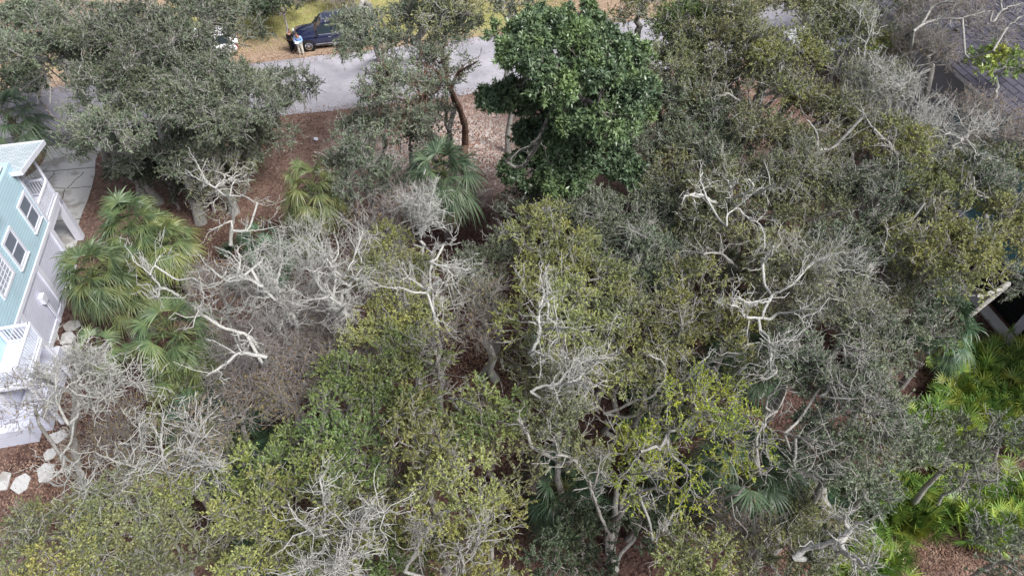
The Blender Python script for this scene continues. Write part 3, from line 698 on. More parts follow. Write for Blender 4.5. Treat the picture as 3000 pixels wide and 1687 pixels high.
def skeleton(root, rootdir, tips, rng, pull=.42):
    """hierarchical branching from root to every tip: list of (p, q, n_tips)"""
    E = []; stack = [(root, rootdir, tips)]
    while stack:
        p, dr_, T = stack.pop(); n = len(T)
        if n == 1: E.append((p, T[0], 1, 1)); continue
        c = T.mean(0)
        if n > 2:
            L = np.linalg.norm(c-p); q = p+(c-p)*pull*rng.uniform(.7, 1.25)+rng.normal(0, .07, 3)*L; q[2] -= .03*L
            E.append((p, q, n, 0)); p2 = q; d2 = q-p
        else: p2, d2 = p, dr_
        k = 3 if (n > 40 and rng.random() < .5) else 2
        cen = T[rng.choice(n, k, replace=False)]
        for _ in range(3):
            lab = np.argmin(((T[:,None]-cen[None])**2).sum(-1), 1)
            for j in range(k):
                if (lab == j).any(): cen[j] = T[lab == j].mean(0)
        g = [T[lab == j] for j in range(k) if (lab == j).any()]
        if len(g) == 1: h = n//2; g = [T[:h], T[h:]]
        for x_ in g: stack.append((p2, d2, x_))
    return E
def leaves(B, Dr, rng, L, W, up=.6):
    """leaf blades at B, heading Dr: one folded rhombus each"""
    n = len(B); d = norm(Dr+rng.normal(0, .55, (n,3))+np.array([0,0,-.05]))
    nrm = norm(rng.normal(0, .55, (n,3))+np.array([0,0,up])); s = norm(np.cross(d, nrm))
    l = (L*rng.uniform(.65, 1.25, n))[:,None]; w_ = (W*rng.uniform(.7, 1.2, n))[:,None]; u = np.cross(s, d)
    return np.stack([B, B+d*l*.45+s*w_*.5+u*w_*.18, B+d*l, B+d*l*.45-s*w_*.5+u*w_*.18], 1).reshape(-1, 3)
# tips per m2, twigs per tip, twig length, leaves per twig, leaf length, width, leaf material, bark for branches, bark for twigs, crookedness
KINDS = dict(
    grey   =(13, 6, .38, 12, .095, .046, 'grey',  'pale', 'pale', .09),
    olive  =(13, 6, .38, 11, .095, .046, 'olive', 'pale', 'pale', .10),
    yellow =(12, 6, .38, 11, .100, .046, 'yellow','pale', 'pale', .09),
    green  =(13, 6, .38, 12, .100, .048, 'green', 'grey', 'pale', .09),
    lime   =(12, 6, .40, 19, .078, .032, 'lime',  'pale', 'pale', .09),
    sparse =(10, 6, .45, 6, .090, .042, 'olive', 'white', 'pale', .12),
    bare   =(8, 5, .55, 0, .07, .03, 'rust', 'white', 'white', .13),
    brown  =(13, 6, .55, 1, .08, .038, 'rust', 'pale', 'brown', .12),
    magnolia=(13, 4, .24, 15, .21, .080, 'magnolia','grey', 'grey', .08),
    light  =(8, 4, .25, 9, .19, .07, 'bright','white', 'pale', .08),
    shrub  =(14, 6, .28, 15, .09, .05, 'shrub', 'brown', 'brown', .08),
)
LIMBS = {}
def tree(i, x, y, r, top, kind, label, name='oak_tree', cat='tree', group=None, base=None, lobes=None, dens=1.0, leafd=1.0, flat=.62, ry=None, lean=None, seed=None, moss=0, twist=1.0, leafmat_=None, barkm=None, lo=None, small=False, trunk_r=None):
    """x, y, r in pixels of the 2576 px wide picture, top = crown height in metres"""
    rng = np.random.default_rng(1000+i if seed is None else seed)
    td, ntw, ltw, nlf, LL, LW, lm, bk, tk, crk = KINDS[kind]
    c = D(x, y, top-.7); R_ = r*depth(c)/(FPX/DS); RY = (ry or r)*depth(c)/(FPX/DS)/.82
    far = max(1.0, depth(c)/26.0)
    if base is not None: bp = D(base[0], base[1], 0)
    else: bp = np.array([c[0]+rng.normal(0, .2)*R_, c[1]+rng.normal(0, .2)*RY, 0.])
    root = empty(name, (bp[0], bp[1], 0), 0, label, cat, group)
    # lobes of the crown
    nl = lobes or int(np.clip(3+R_*RY*1.1, 5, 26)); g = 2.399963
    hcr = min(top-.6, R_*flat*1.5+.5); area = math.pi*R_*RY
    ntips = int(np.clip(area*td*dens/far**1.0, 30, 1100))
    T = []
    wl = rng.uniform(.5, 1.5, nl); wl /= wl.sum()
    for j in range(nl):
        rho = math.sqrt((j+.5)/nl)*.80; ph = j*g+rng.uniform(-.5, .5)+i
        rho *= rng.uniform(.8, 1.12)
        cx, cy = c[0]+R_*rho*math.cos(ph), c[1]+RY*rho*math.sin(ph)
        cz = top-.35-hcr*(.55*rho**2)-abs(rng.normal(0, .16))*hcr
        lr = math.sqrt(R_*RY/nl)*rng.uniform(.75, 1.2)*1.05; k = max(3, int(ntips*wl[j]*1.0))
        d_ = norm(rng.normal(0, 1, (k, 3))); d_[:,2] = np.abs(d_[:,2])*rng.choice([1, 1, 1, -.6], k)
        q = d_*lr*rng.uniform(.45, 1.0, k)[:,None]**.6; q[:,2] *= .55
        T.append(np.array([cx, cy, max(cz, .5)])+q)
    T = np.concatenate(T); T[:,2] = np.maximum(T[:,2], .25)
    # fork
    fork = np.array([bp[0]*.45+c[0]*.55, bp[1]*.45+c[1]*.55, max(.25, top-hcr*1.15 if top > 3.5 else top*.25)])
    if lo: fork[2] = lo
    mainl = [q for q in LIMBS.get(i, []) if q[5].get('root') == 2]
    if mainl:
        fk = F(*mainl[0][0][-1], mainl[0][4]); fork = fk.copy()
    e = skeleton(fork, np.array([0,0,1.]), T, rng)
    A = np.array([a[0] for a in e]); B_ = np.array([a[1] for a in e]); Nn = np.array([a[2] for a in e], float); leaf_e = np.array([a[3] for a in e], bool)
    rt = .0090*min(far, 1.5)*(1.3 if kind in ('bare','sparse') else 1); rad = np.minimum(rt*Nn**.50, .17 if top > 4 else .06)
    if mainl: rad = np.minimum(rad, mainl[0][2]*1.05)
    big = rad > .045
    loc = np.array([bp[0], bp[1], 0.])
    parts = []
    tr_r = trunk_r or max(.05, min(.26, rad.max()*1.35))
    tp = crooked(loc[None]+np.array([[0,0,-.05]]), fork[None], rng, 7, .025 if top > 4 else .05)
    tr_rad = np.linspace(tr_r*1.15, tr_r*.85, 7)[None]; tr_rad[0,0] *= 1.35
    if not mainl: parts.append(tubes(tp, tr_rad, 9))
    fine = []
    for msk, S, K, tgt in ((big, 5, 7, parts), (~big, 4, 4, fine)):
        if msk.any():
            P = crooked(A[msk], B_[msk], rng, S, crk*twist); r_ = rad[msk]
            tgt.append(tubes(P, np.linspace(1.08, .88, S)[None]*r_[:,None], K))
    # traced limbs, their side shoots and twigs
    extraB, extraD = [], []; seen = [fork[None]]
    for (lp, ra, rb, z0, z1, opt) in LIMBS.get(i, []):
        n = len(lp); zz = np.linspace(z0, z1, n)+(.45*np.linspace(.5, 1, n) if opt.get('root') != 2 else 0)
        W_ = np.array([F(px, py, z_) for (px, py), z_ in zip(lp, zz)])
        # smooth resample
        t0 = np.arange(n); tt_ = np.linspace(0, n-1, (n-1)*4+1)
        W2 = np.stack([np.interp(tt_, t0, W_[:,k_]) for k_ in range(3)], -1)
        for _ in range(2): W2[1:-1] = .25*W2[:-2]+.5*W2[1:-1]+.25*W2[2:]
        W2[1:-1] += rng.normal(0, .014, W2[1:-1].shape)
        if opt.get('root') != 2: ra, rb = ra*.74, rb*.74
        rr_ = np.linspace(ra, rb, len(W2)); rr_ = rr_*rng.uniform(.85, 1.15, len(W2)); rr_[-1] *= .35 if opt.get('root') != 2 else .6
        parts.append(tubes(W2[None], rr_[None], 7))
        sc_ = np.concatenate(seen); near = sc_[np.argmin(np.linalg.norm(sc_-W2[0], axis=1))]; far_ = np.linalg.norm(near-W2[0]) > .06; seen.append(W2)
        if opt.get('root') == 2 or far_:
            s0 = W2[0]; gap_ = np.linalg.norm(s0-near); mid = s0*.5+near*.5+rng.normal(0, .08, 3)*gap_+np.array([0,0,-.32*gap_]); pp = np.array([near, mid, s0])
            if opt.get('root') == 2: pp = np.array([[bp[0], bp[1], 0.], [(bp[0]+s0[0])/2, (bp[1]+s0[1])/2, s0[2]*.5], s0])
            t_ = np.linspace(0, 2, 8); pp = np.stack([np.interp(t_, [0,1,2], pp[:,k_]) for k_ in range(3)], -1)
            parts.append(tubes(pp[None], np.linspace(ra*1.1, ra, 8)[None], 7))
        sd_n = int(.75*opt.get('shoots', 7)*np.linalg.norm(np.diff(W2, axis=0), axis=1).sum())
        if sd_n:
            ii = rng.integers(max(1, len(W2)//4), len(W2), sd_n); dd = norm(W2[np.minimum(ii+1, len(W2)-1)]-W2[ii-1])
            dirs = norm(dd*.7+rng.normal(0, .75, (sd_n,3))+np.array([0,0,.25])); ln = rng.uniform(.3, 1.1, sd_n)*opt.get('sl', 1)
            a_ = W2[ii]; b_ = a_+dirs*ln[:,None]; P = crooked(a_, b_, rng, 4, .09)
            fine.append(tubes(P, np.linspace(1, .5, 4)[None]*np.minimum(rr_[ii]*.55, .024)[:,None], 4))
            ntt = 3; st_ = np.repeat(np.arange(sd_n), ntt); f_ = rng.uniform(.3, 1, len(st_))[:,None]
            a2 = a_[st_]*(1-f_)+b_[st_]*f_; d2 = norm(dirs[st_]*.8+rng.normal(0, .7, (len(st_),3)))
            b2 = a2+d2*rng.uniform(.12, .42, len(st_))[:,None]
            fine.append(tubes(crooked(a2, b2, rng, 3, .08), np.array([[.011,.009,.005]])*np.ones((len(st_),1)), 3))
            if opt.get('leaf', 0):
                extraB.append(b2); extraD.append(d2)
    tips = B_[leaf_e]; td_ = norm(B_[leaf_e]-A[leaf_e])
    # twigs
    k = len(tips); idx = np.repeat(np.arange(k), ntw)
    back = rng.uniform(0, .6, len(idx))[:,None]*(A[leaf_e]-tips)[idx]*.5
    a_ = tips[idx]+back; d_ = norm(td_[idx]*.5+rng.normal(0, .75, (len(idx),3))+np.array([0,0,.28]))
    ln = ltw*min(far, 1.6)*rng.uniform(.4, 1.3, len(idx)); b_ = a_+d_*ln[:,None]
    tr_ = .0068*min(far, 1.6)*(1.15 if kind in ('bare', 'brown') else 1)
    twp = crooked(a_, b_, rng, 3, .10); fine_tw = tubes(twp, np.array([[1.2,.9,.45]])*tr_*np.ones((len(idx),1)), 3)
    tw_all = [fine_tw]
    if kind in ('bare', 'brown', 'sparse'):
        m2 = 2; i2 = np.repeat(np.arange(len(idx)), m2); f_ = rng.uniform(.35, .95, len(i2))[:,None]
        aa = a_[i2]*(1-f_)+b_[i2]*f_; dd = norm(d_[i2]*.9+rng.normal(0, .6, (len(i2),3))); bb = aa+dd*(ln[i2]*rng.uniform(.3, .7, len(i2)))[:,None]
        tw_all.append(tubes(np.stack([aa, bb], 1), np.array([[.8,.4]])*tr_*np.ones((len(i2),1)), 3))
    if kind in ('grey','olive','yellow','green','lime'):
        ke = max(4, int(k*dict(grey=.30, olive=.26, lime=.25).get(kind, .15))); pk = rng.choice(k, ke); o_ = tips[pk]; du = norm(td_[pk]*.8+rng.normal(0, .6, (ke,3))+np.array([0,0,.45])); le = rng.uniform(.35, .95, ke)
        fine.append(tubes(crooked(o_-du*.25, o_+du*le[:,None], rng, 5, .06), np.array([[.017,.015,.013,.010,.006]])*min(far, 1.5)*np.ones((ke,1)), 4))
        j3 = np.repeat(np.arange(ke), 4); f3 = rng.uniform(.2, .95, len(j3))[:,None]; q0 = o_[j3]+du[j3]*le[j3][:,None]*f3
        q1 = q0+norm(du[j3]*.7+rng.normal(0, .8, (len(j3),3)))*rng.uniform(.15, .45, len(j3))[:,None]
        fine.append(tubes(crooked(q0, q1, rng, 3, .1), np.array([[.009,.008,.005]])*min(far, 1.5)*np.ones((len(j3),1)), 3))
    # objects
    def put(nm, vq, mat, smooth=True):
        v, q = vq
        if len(v): return mesh_np(nm, v-loc, q, mat, root, smooth)
    put('trunk', merge(parts), BARK[barkm or bk])
    put('branches', merge(fine), BARK[barkm or bk])
    put('twigs', merge(tw_all), BARK[tk], False)
    nl_ = int(round(nlf*leafd)) if nlf*leafd >= 1 else 1
    if nlf and leafd:
        i3 = np.repeat(np.arange(len(idx)), nl_); f_ = rng.uniform(.15, 1.05, len(i3))[:,None]
        if kind in ('magnolia','light'): f_ = rng.uniform(.8, 1.02, len(i3))[:,None]
        bb = a_[i3]*(1-f_)+b_[i3]*f_; dd = d_[i3] if kind not in ('magnolia','light') else d_[i3]*.35+rng.normal(0, .6, (len(i3),3))+np.array([0,0,.15])
        if extraB:
            eb = np.repeat(np.concatenate(extraB), 2, 0); ed = np.repeat(np.concatenate(extraD), 2, 0); bb = np.concatenate([bb, eb]); dd = np.concatenate([dd, ed])
        fs = min(far, 2.0)**.8
        lv = leaves(bb, dd, rng, LL*fs, LW*fs, .75)
        mesh_np('crown', lv-loc, np.arange(len(lv)), LM[leafmat_ or lm], root)
    if moss:
        ok = np.where(~leaf_e & (Nn > 2))[0]; pk = rng.choice(ok, min(len(ok), moss)); S = []
        for j in pk:
            mpt = A[j]*.5+B_[j]*.5; ns = 16
            st0 = mpt+rng.normal(0, 1, (ns,3))*np.array([.28,.28,.05]); l_ = rng.uniform(.35, 1.3, ns)
            en = st0+np.stack([rng.normal(0,.08,ns), rng.normal(0,.08,ns), -l_], -1)
            S.append(tubes(crooked(st0, en, rng, 5, .05), np.array([[.02,.035,.03,.02,.006]])*np.ones((ns,1)), 3))
        put('moss', merge(S), MOSS)
    return root
def limb(i, crop, z, ra, rb, *lines, **opt):
    for ln in lines:
        pts_ = [CR(crop, *p_) for p_ in ln] if crop else list(ln)
        z0, z1 = z if isinstance(z, tuple) else (z, z)
        LIMBS.setdefault(i, []).append((pts_, ra, rb, z0, z1, dict(opt)))

# ------------------------------------------------------------------ palms
def fan(rng, org, out, L, Rf, seg=30, droop=.5, span=2.3, stiff=False, wseg=.040):
    """one fan leaf: petiole from org heading out, blade of narrow segments; returns petiole tube and blade quads"""
    out = norm(np.asarray(out, float)); t = np.linspace(0, 1, 5)[:,None]
    end = org+out*L+np.array([0,0,-.18*L*(1-out[2])*(0 if stiff else 1)])
    P = org*(1-t)+end*t; P[:,2] += (np.sin(t*np.pi)*.10*L)[:,0]
    pet = tubes(P[None], np.linspace(.018, .010, 5)[None], 4)
    ax = norm(P[-1]-P[-2]); side = norm(np.cross(ax, [0,0,1.])) if abs(ax[2]) < .97 else np.array([1.,0,0]); nr = np.cross(side, ax)
    roll = rng.uniform(-.35, .35); side, nr = side*math.cos(roll)+nr*math.sin(roll), nr*math.cos(roll)-side*math.sin(roll)
    a = np.linspace(-span, span, seg)+rng.normal(0, .02, seg)
    dirs = ax[None]*np.cos(a)[:,None]+side[None]*np.sin(a)[:,None]+nr[None]*(.18-.10*np.abs(a))[:,None]*(.6 if stiff else 1)
    dirs = norm(dirs); ln = Rf*(1-.22*np.abs(a/span)**2)*rng.uniform(.88, 1.06, seg)
    S = 5; s = np.linspace(0, 1, S)
    C = P[-1][None,None]+dirs[:,None]*(ln[:,None]*s[None])[:,:,None]
    dr_ = droop*ln[:,None]*(s[None]**2.4)*rng.uniform(.6, 1.4, seg)[:,None]
    C[:,:,2] -= dr_
    tang = norm(np.gradient(C, axis=1)); wd = norm(np.cross(tang, nr[None,None]+.25*rng.normal(0, 1, (seg,1,3))))
    prof = np.array([.25, .85, 1.0, .62, .05])*wseg*Rf
    Lf = C+wd*prof[None,:,None]*.5; Rt = C-wd*prof[None,:,None]*.5
    V = np.stack([Lf, Rt], 2).reshape(-1, 3); I = np.arange(seg*S*2).reshape(seg, S, 2)
    Q = np.stack([I[:,:-1,0], I[:,:-1,1], I[:,1:,1], I[:,1:,0]], -1).reshape(-1, 4)
    return pet, (V, Q)
def palm(i, x, y, top, label, mat='green', nf=26, L=1.05, Rf=.95, base=None, droop=.55, name='cabbage_palm', dead=5, group=None, lean=(0,0), trunk_r=.15, elev=(-.55,1.25)):
    rng = np.random.default_rng(3000+i); c = D(x, y, top)
    bp = np.array([c[0], c[1], 0]) if base is None else D(base[0], base[1], 0)
    root = empty(name, (bp[0], bp[1], 0), 0, label, 'palm', group); loc = bp
    if top > .8:
        t = np.linspace(0, 1, 14); P = bp[None]*(1-t[:,None])+c[None]*t[:,None]; r_ = trunk_r*(1+.10*np.sin(t*80))*(1.15-.25*t)
        v, q = tubes(P[None], r_[None], 10); bo = []
        for k in range(int(top*9)):                     # old leaf boots
            f_ = .35+.65*k/(top*9); p0 = bp*(1-f_)+c*f_; a = k*2.4; d_ = np.array([math.cos(a), math.sin(a), .9])
            bo.append((p0+d_*np.array([trunk_r*.8]*2+[0]), p0+d_*.30))
        A_ = np.array([b_[0] for b_ in bo]); B2 = np.array([b_[1] for b_ in bo])
        vb, qb = tubes(np.stack([A_, B2], 1), np.array([[.05,.022]])*np.ones((len(bo),1)), 4)
        v, q = merge([(v, q), (vb, qb)]); mesh_np('trunk', v-loc, q, BARK['brown'], root, True)
    PT, BL_ = [], []
    for k in range(nf):
        a = k*2.399963+rng.uniform(-.2, .2); el = elev[1]+(elev[0]-elev[1])*(k/(nf-1))**.85
        o_ = np.array([math.cos(a)*math.cos(el), math.sin(a)*math.cos(el), math.sin(el)])
        p_, b_ = fan(rng, c+np.array([0,0,.12*(1-k/nf)]), o_, L*rng.uniform(.75, 1.25), Rf*rng.uniform(.85, 1.1), 24, droop*(.8+.7*k/nf), 1.8, False, .055)
        PT.append(p_); BL_.append(b_)
    v, q = merge(BL_); mesh_np('fronds', v-loc, q, PALM[mat], root, True)
    v, q = merge(PT); mesh_np('leaf_stalks', v-loc, q, PALM['yellow'], root, True)
    if dead:
        DB = []
        for k in range(dead):
            a = rng.uniform(0, 6.28); o_ = np.array([math.cos(a)*.6, math.sin(a)*.6, -.75])
            p_, b_ = fan(rng, c-np.array([0,0,.25]), o_, L*.7, Rf*.75, 22, .9, 1.2); DB += [p_, b_]
        v, q = merge(DB); mesh_np('dead_fronds', v-loc, q, PALM['dead'], root, True)
    return root
def palmetto(i, x, y, h, label, mat='palmetto', nf=9, Rf=.52, group='saw palmettos on the forest floor', dead=1, k_cm=None):
    rng = np.random.default_rng(5000+i); c = D(x, y, 0); root = empty('saw_palmetto', (c[0], c[1], 0), 0, label, 'palmetto', group)
    PT, BL_, DD = [], [], []
    for k in range(nf):
        a = k*2.399963+rng.uniform(-.4, .4)+i; el = rng.uniform(.55, 1.35)
        o_ = np.array([math.cos(a)*math.cos(el), math.sin(a)*math.cos(el), math.sin(el)])
        p_, b_ = fan(rng, c+np.array([rng.normal(0,.12), rng.normal(0,.12), .05]), o_, h*rng.uniform(.7, 1.15), Rf*rng.uniform(.8, 1.15), 17, .06, 2.1, True, .075)
        PT.append(p_); BL_.append(b_)
    for k in range(dead):
        a = rng.uniform(0, 6.28); p_, b_ = fan(rng, c+np.array([0,0,.1]), np.array([math.cos(a), math.sin(a), .15]), h*.6, Rf*.9, 18, .3, 1.6); DD += [p_, b_]
    v, q = merge(BL_); mesh_np('fronds', v-c, q, PALM[mat], root, True)
    v, q = merge(PT); mesh_np('leaf_stalks', v-c, q, PALM['yellow'], root, True)
    if DD: v, q = merge(DD); mesh_np('dead_fronds', v-c, q, PALM['dead'], root, True)
    return root
# ------------------------------------------------------------------ big branches traced one by one: (tree id, crop, heights, radii, lines)
limb(40,'C5',(6.5,9.4),.10,.045, [(700,1240),(700,1150),(650,1060),(560,990),(450,900),(440,870),(300,790),(250,780),(170,830)], shoots=5)
limb(40,'C5',9.3,.06,.03, [(300,790),(350,740),(420,700),(450,640)], [(250,780),(270,680),(240,600)], [(170,830),(110,800),(30,720)], [(440,870),(380,850),(290,800)], shoots=12)
limb(41,'C5',(7.6,9.6),.075,.035, [(990,1080),(960,1010),(970,930),(985,860),(985,780),(950,700),(900,640),(880,560)], [(970,930),(890,910),(850,850),(855,760),(900,700),(880,640)], [(990,1080),(1030,1050),(1060,1020)], shoots=9)
limb(41,'C5',9.3,.035,.02, [(940,950),(840,970),(730,1000)], [(1080,750),(1130,650),(1170,540),(1200,440)], [(1000,640),(1010,570),(990,510)], [(900,640),(830,600),(780,560)], shoots=9)
limb(44,'C5',(7,9.3),.075,.035, [(1770,1190),(1730,1100),(1725,1000),(1715,900),(1680,870)], [(1690,1080),(1690,960),(1700,900),(1700,760),(1720,690),(1710,620),(1740,570),(1830,560),(1900,510)], shoots=6)
limb(44,'C5',9.2,.05,.02, [(1680,920),(1560,920),(1500,885),(1400,890),(1310,860)], [(1700,690),(1790,720),(1880,730),(2010,745)], [(1790,720),(1860,705),(1950,700)], [(1680,900),(1600,850),(1530,800),(1490,820)], [(1730,1100),(1780,1140),(1810,1145)], shoots=6)
limb(43,'C5',(7.2,9.5),.05,.022, [(1580,480),(1560,400),(1550,300),(1600,200),(1650,150)], [(1640,420),(1690,330),(1750,290)], [(1640,300),(1700,200),(1745,170)], [(1560,300),(1530,240)], [(1600,440),(1660,400),(1730,380)], shoots=13, sl=.8)
limb(30,'C5',(1.5,6.0),.10,.06, [(195,560),(200,450),(215,360),(210,280),(180,220),(140,170),(80,130)], root=2, shoots=2)
limb(30,'C5',6.2,.055,.02, [(190,190),(300,190),(380,240),(470,265)], [(80,130),(130,80),(200,60),(280,20)], [(200,450),(230,460),(370,455),(450,440),(550,425)], [(200,380),(150,400),(90,435),(30,450)], [(80,130),(20,100),(-60,60),(-150,-10)], [(20,100),(-40,-20),(-90,-90)], [(190,190),(210,90),(260,60)], shoots=6, leaf=1)
limb(45,None,(6,9.5),.07,.035, [(600,909),(554,892),(518,862),(496,849),(464,843),(442,858),(446,868),(462,874),(470,852),(468,834),(439,806),(418,784),(415,760)], shoots=4)
limb(45,None,9.4,.04,.02, [(439,806),(452,780),(468,747)], [(564,814),(588,830),(597,872)], [(418,784),(395,770),(385,745)], shoots=9)
limb(46,'C5',(6.2,9.2),.10,.06, [(540,1449),(470,1400),(400,1330),(330,1240),(150,1190),(0,1100),(-60,1040)], shoots=5)
limb(46,None,(8.4,9),.075,.04, [(782,1047),(704,1028),(665,1063),(603,1101)], shoots=6)
limb(54,'C5',(7.6,9.6),.075,.04, [(2460,1370),(2510,1280),(2530,1200),(2510,1120),(2540,1020),(2560,900),(2530,780)], shoots=4)
limb(54,'C6',(8,9.7),.075,.03, [(150,1370),(190,1290),(215,1210),(200,1140),(205,1050),(240,1000),(330,940)], [(215,1210),(290,1180),(370,1190),(450,1190)], [(270,1180),(270,1060),(262,940),(265,820)], [(130,1375),(200,1370),(240,1410),(285,1410)], shoots=5)
limb(60,'C6',(7.6,9.2),.10,.04, [(1660,240),(1660,180),(1640,110),(1620,70)], [(1660,240),(1700,190),(1780,170),(1830,110),(1780,60)], [(1800,180),(1870,170),(1930,130),(2000,100)], [(1550,240),(1500,235),(1450,190),(1380,175),(1310,190),(1290,220)], shoots=4)
limb(60,'C6',9,.05,.03, [(1460,190),(1430,100),(1420,60),(1440,10)], [(1620,420),(1620,340),(1660,300),(1700,280)], [(1700,280),(1770,350),(1870,400),(1910,480),(1900,600)], shoots=5)
limb(62,'C6',(5,9.3),.10,.04, [(1930,1250),(1920,1100),(1940,990),(1960,930),(1920,840),(1890,760),(1880,700),(1960,640),(1970,560)], shoots=4)
limb(62,'C6',(8.2,9.3),.065,.03, [(1960,940),(2040,900),(2140,850),(2250,700),(2400,640)], [(1890,1110),(1760,1110),(1720,1030),(1640,1010)], [(1930,990),(1850,990),(1780,995),(1720,960),(1650,960)], [(2000,1080),(2120,1070),(2200,1050),(2380,1040)], [(1930,1250),(1960,1380),(1950,1440)], [(1960,1380),(2010,1320),(2080,1310)], shoots=8)
limb(61,'C6',(7.4,9.0),.05,.025, [(1255,1240),(1285,1180),(1370,1120)], [(1280,1180),(1265,1060),(1250,1000)], [(870,380),(930,460),(1000,510)], shoots=5)
limb(58,'C6',(7,8.6),.08,.04, [(1700,740),(1640,680),(1580,620),(1500,620),(1440,630)], shoots=7)
limb(80,'B3',(1.5,8.2),.12,.045, [(850,1410),(830,1290),(820,1200),(850,1100),(850,960),(870,880),(900,820),(980,730),(1000,680)], root=2, shoots=1)
limb(80,'B3',(3.8,8.6),.10,.04, [(850,1100),(930,1000),(1010,920),(1120,900)], shoots=2)
limb(80,'B3',(2.9,8.6),.09,.04, [(820,1210),(770,1120),(740,1020),(700,930),(690,850)], shoots=2)
limb(80,'B3',(.8,8.6),.09,.03, [(960,1230),(1000,1120),(1070,1010),(1150,920),(1200,960),(1330,985),(1480,975),(1600,950),(1650,880)], shoots=2)
limb(80,'B3',(6.5,8.6),.05,.025, [(700,930),(730,860),(750,740),(760,670)], [(900,820),(1000,815),(1080,800)], [(1080,1240),(1110,1200),(1165,1165)], shoots=7)
limb(72,'B3',(5.5,8.6),.075,.03, [(780,445),(880,415),(960,365),(1080,345),(1140,260),(1160,210),(1150,130),(1060,80)], shoots=4)
limb(72,'B3',(5.5,9),.085,.04, [(1080,390),(1150,320),(1230,290),(1310,210),(1360,150),(1450,120),(1540,90),(1640,70)], shoots=4)
limb(71,'B3',(8.4,9.4),.055,.035, [(325,310),(400,270),(480,270),(530,210),(580,160),(600,100)], [(480,270),(560,260),(640,250),(680,300)], [(650,190),(700,130),(750,110)], [(530,210),(600,210),(660,180)], shoots=14, sl=.8)
limb(78,'B3',(7.2,8.6),.075,.035, [(330,650),(300,560),(270,510),(240,480)], [(630,770),(570,710),(480,700)], shoots=5)
limb(88,'B2',(6,9.3),.09,.035, [(510,1370),(500,1250),(540,1170),(530,1060),(520,950),(500,830)], [(540,1170),(640,1130),(740,1100),(830,1090),(930,1050)], [(540,1200),(640,1190),(720,1165),(800,1160)], [(560,1260),(620,1310),(680,1330),(740,1300)], [(500,1330),(440,1370),(390,1430)], [(540,1170),(450,1170),(390,1130)], [(620,1310),(600,1370),(580,1420)], shoots=11)
limb(89,'B2',(7,8.8),.06,.025, [(1380,1430),(1390,1370),(1370,1310),(1360,1290)], [(1020,1420),(1080,1330),(1110,1250),(1140,1190),(1220,1130)], [(1430,1380),(1440,1300),(1480,1230),(1490,1130),(1460,1070)], [(1140,1190),(1080,1150)], shoots=10)
limb(52,'B2',(7.6,9.2),.07,.035, [(1010,90),(1070,100),(1140,120),(1190,150),(1230,130),(1220,50),(1190,10)], [(1190,150),(1240,200),(1250,280)], [(1160,200),(1150,80),(1190,10)], shoots=8)
limb(79,'B2',(8.2,8.8),.055,.04, [(1295,350),(1370,355),(1440,380),(1500,430)], shoots=4)
limb(90,'BL',(3,9.0),.13,.05, [(430,900),(400,760),(390,650),(405,560),(400,470),(400,350),(410,280)], root=2, shoots=3)
limb(90,'BL',(7.5,9.6),.06,.025, [(400,500),(480,480),(560,450),(650,410),(740,410),(820,385)], [(370,630),(330,560),(305,500),(300,430),(310,340),(300,280)], [(600,440),(610,370),(580,300)], [(400,300),(450,240)], [(420,560),(520,500),(620,450)], [(300,430),(240,380),(200,330)], [(400,350),(460,300),(520,290)], shoots=13)
limb(90,'BL',(5.5,8),.05,.02, [(330,800),(400,840),(440,930),(470,1020)], [(440,930),(490,990),(540,1020)], [(250,940),(340,970),(370,920),(330,850)], shoots=4)
limb(91,'BL',(6.5,9.2),.065,.025, [(930,950),(910,900),(880,830),(870,760),(870,650),(900,580)], [(910,900),(800,880),(690,850),(600,820),(520,790)], [(930,890),(990,850),(1020,770),(1070,680),(1090,600)], [(770,800),(760,700),(740,600)], [(1000,850),(1080,840),(1170,860)], shoots=10)
limb(91,'BL',(6.8,7.6),.03,.015, [(820,890),(700,950),(640,1000)], [(560,960),(700,940)], shoots=7)
limb(102,'B4',(7.4,9.2),.11,.035, [(230,1350),(290,1300),(360,1280),(420,1270),(480,1250),(540,1200),(590,1160),(650,1170)], [(540,1200),(500,1150),(510,1110)], [(500,1320),(560,1350),(620,1400),(660,1430)], shoots=7, sl=.8)
limb(74,'B4',(8.5,9.6),.05,.025, [(180,680),(260,700),(340,720),(410,780)], [(400,390),(440,420),(500,430),(560,470)], [(600,560),(650,570),(690,630)], [(370,480),(450,490),(600,490),(700,480),(730,520)], [(580,320),(590,240),(600,170)], [(500,210),(590,230),(650,240)], [(240,800),(230,860),(260,900),(340,900)], [(600,330),(630,300)], shoots=7)
limb(73,'B4',(8,9.2),.05,.025, [(80,540),(90,480),(150,440),(240,435)], [(140,560),(80,590),(70,660),(90,700)], [(30,760),(60,720),(110,735),(160,770)], [(45,900),(50,880),(20,820)], [(50,880),(100,860),(150,855)], [(100,190),(95,260),(150,350),(90,390),(50,380)], shoots=4)
limb(76,'B4',(5,6),.035,.02, [(1140,775),(1250,780),(1300,720)], [(1180,780),(1215,860),(1230,940)], [(1325,840),(1330,960)], shoots=7)
limb(67,'C7',(5.4,6.2),.14,.10, [(1340,1040),(1270,1080),(1180,1120),(1115,1130)], shoots=2)
limb(64,'C7',(3.5,7.2),.27,.16, [(380,510),(440,430),(530,350),(600,260),(640,200)], root=2, shoots=0)
limb(66,'C7',(2.5,6.2),.17,.11, [(430,1120),(480,1060),(580,960),(640,890)], root=2, shoots=0)
limb(64,'C7',(8.6,9.8),.06,.035, [(440,0),(490,50),(510,90),(550,130)], shoots=7)
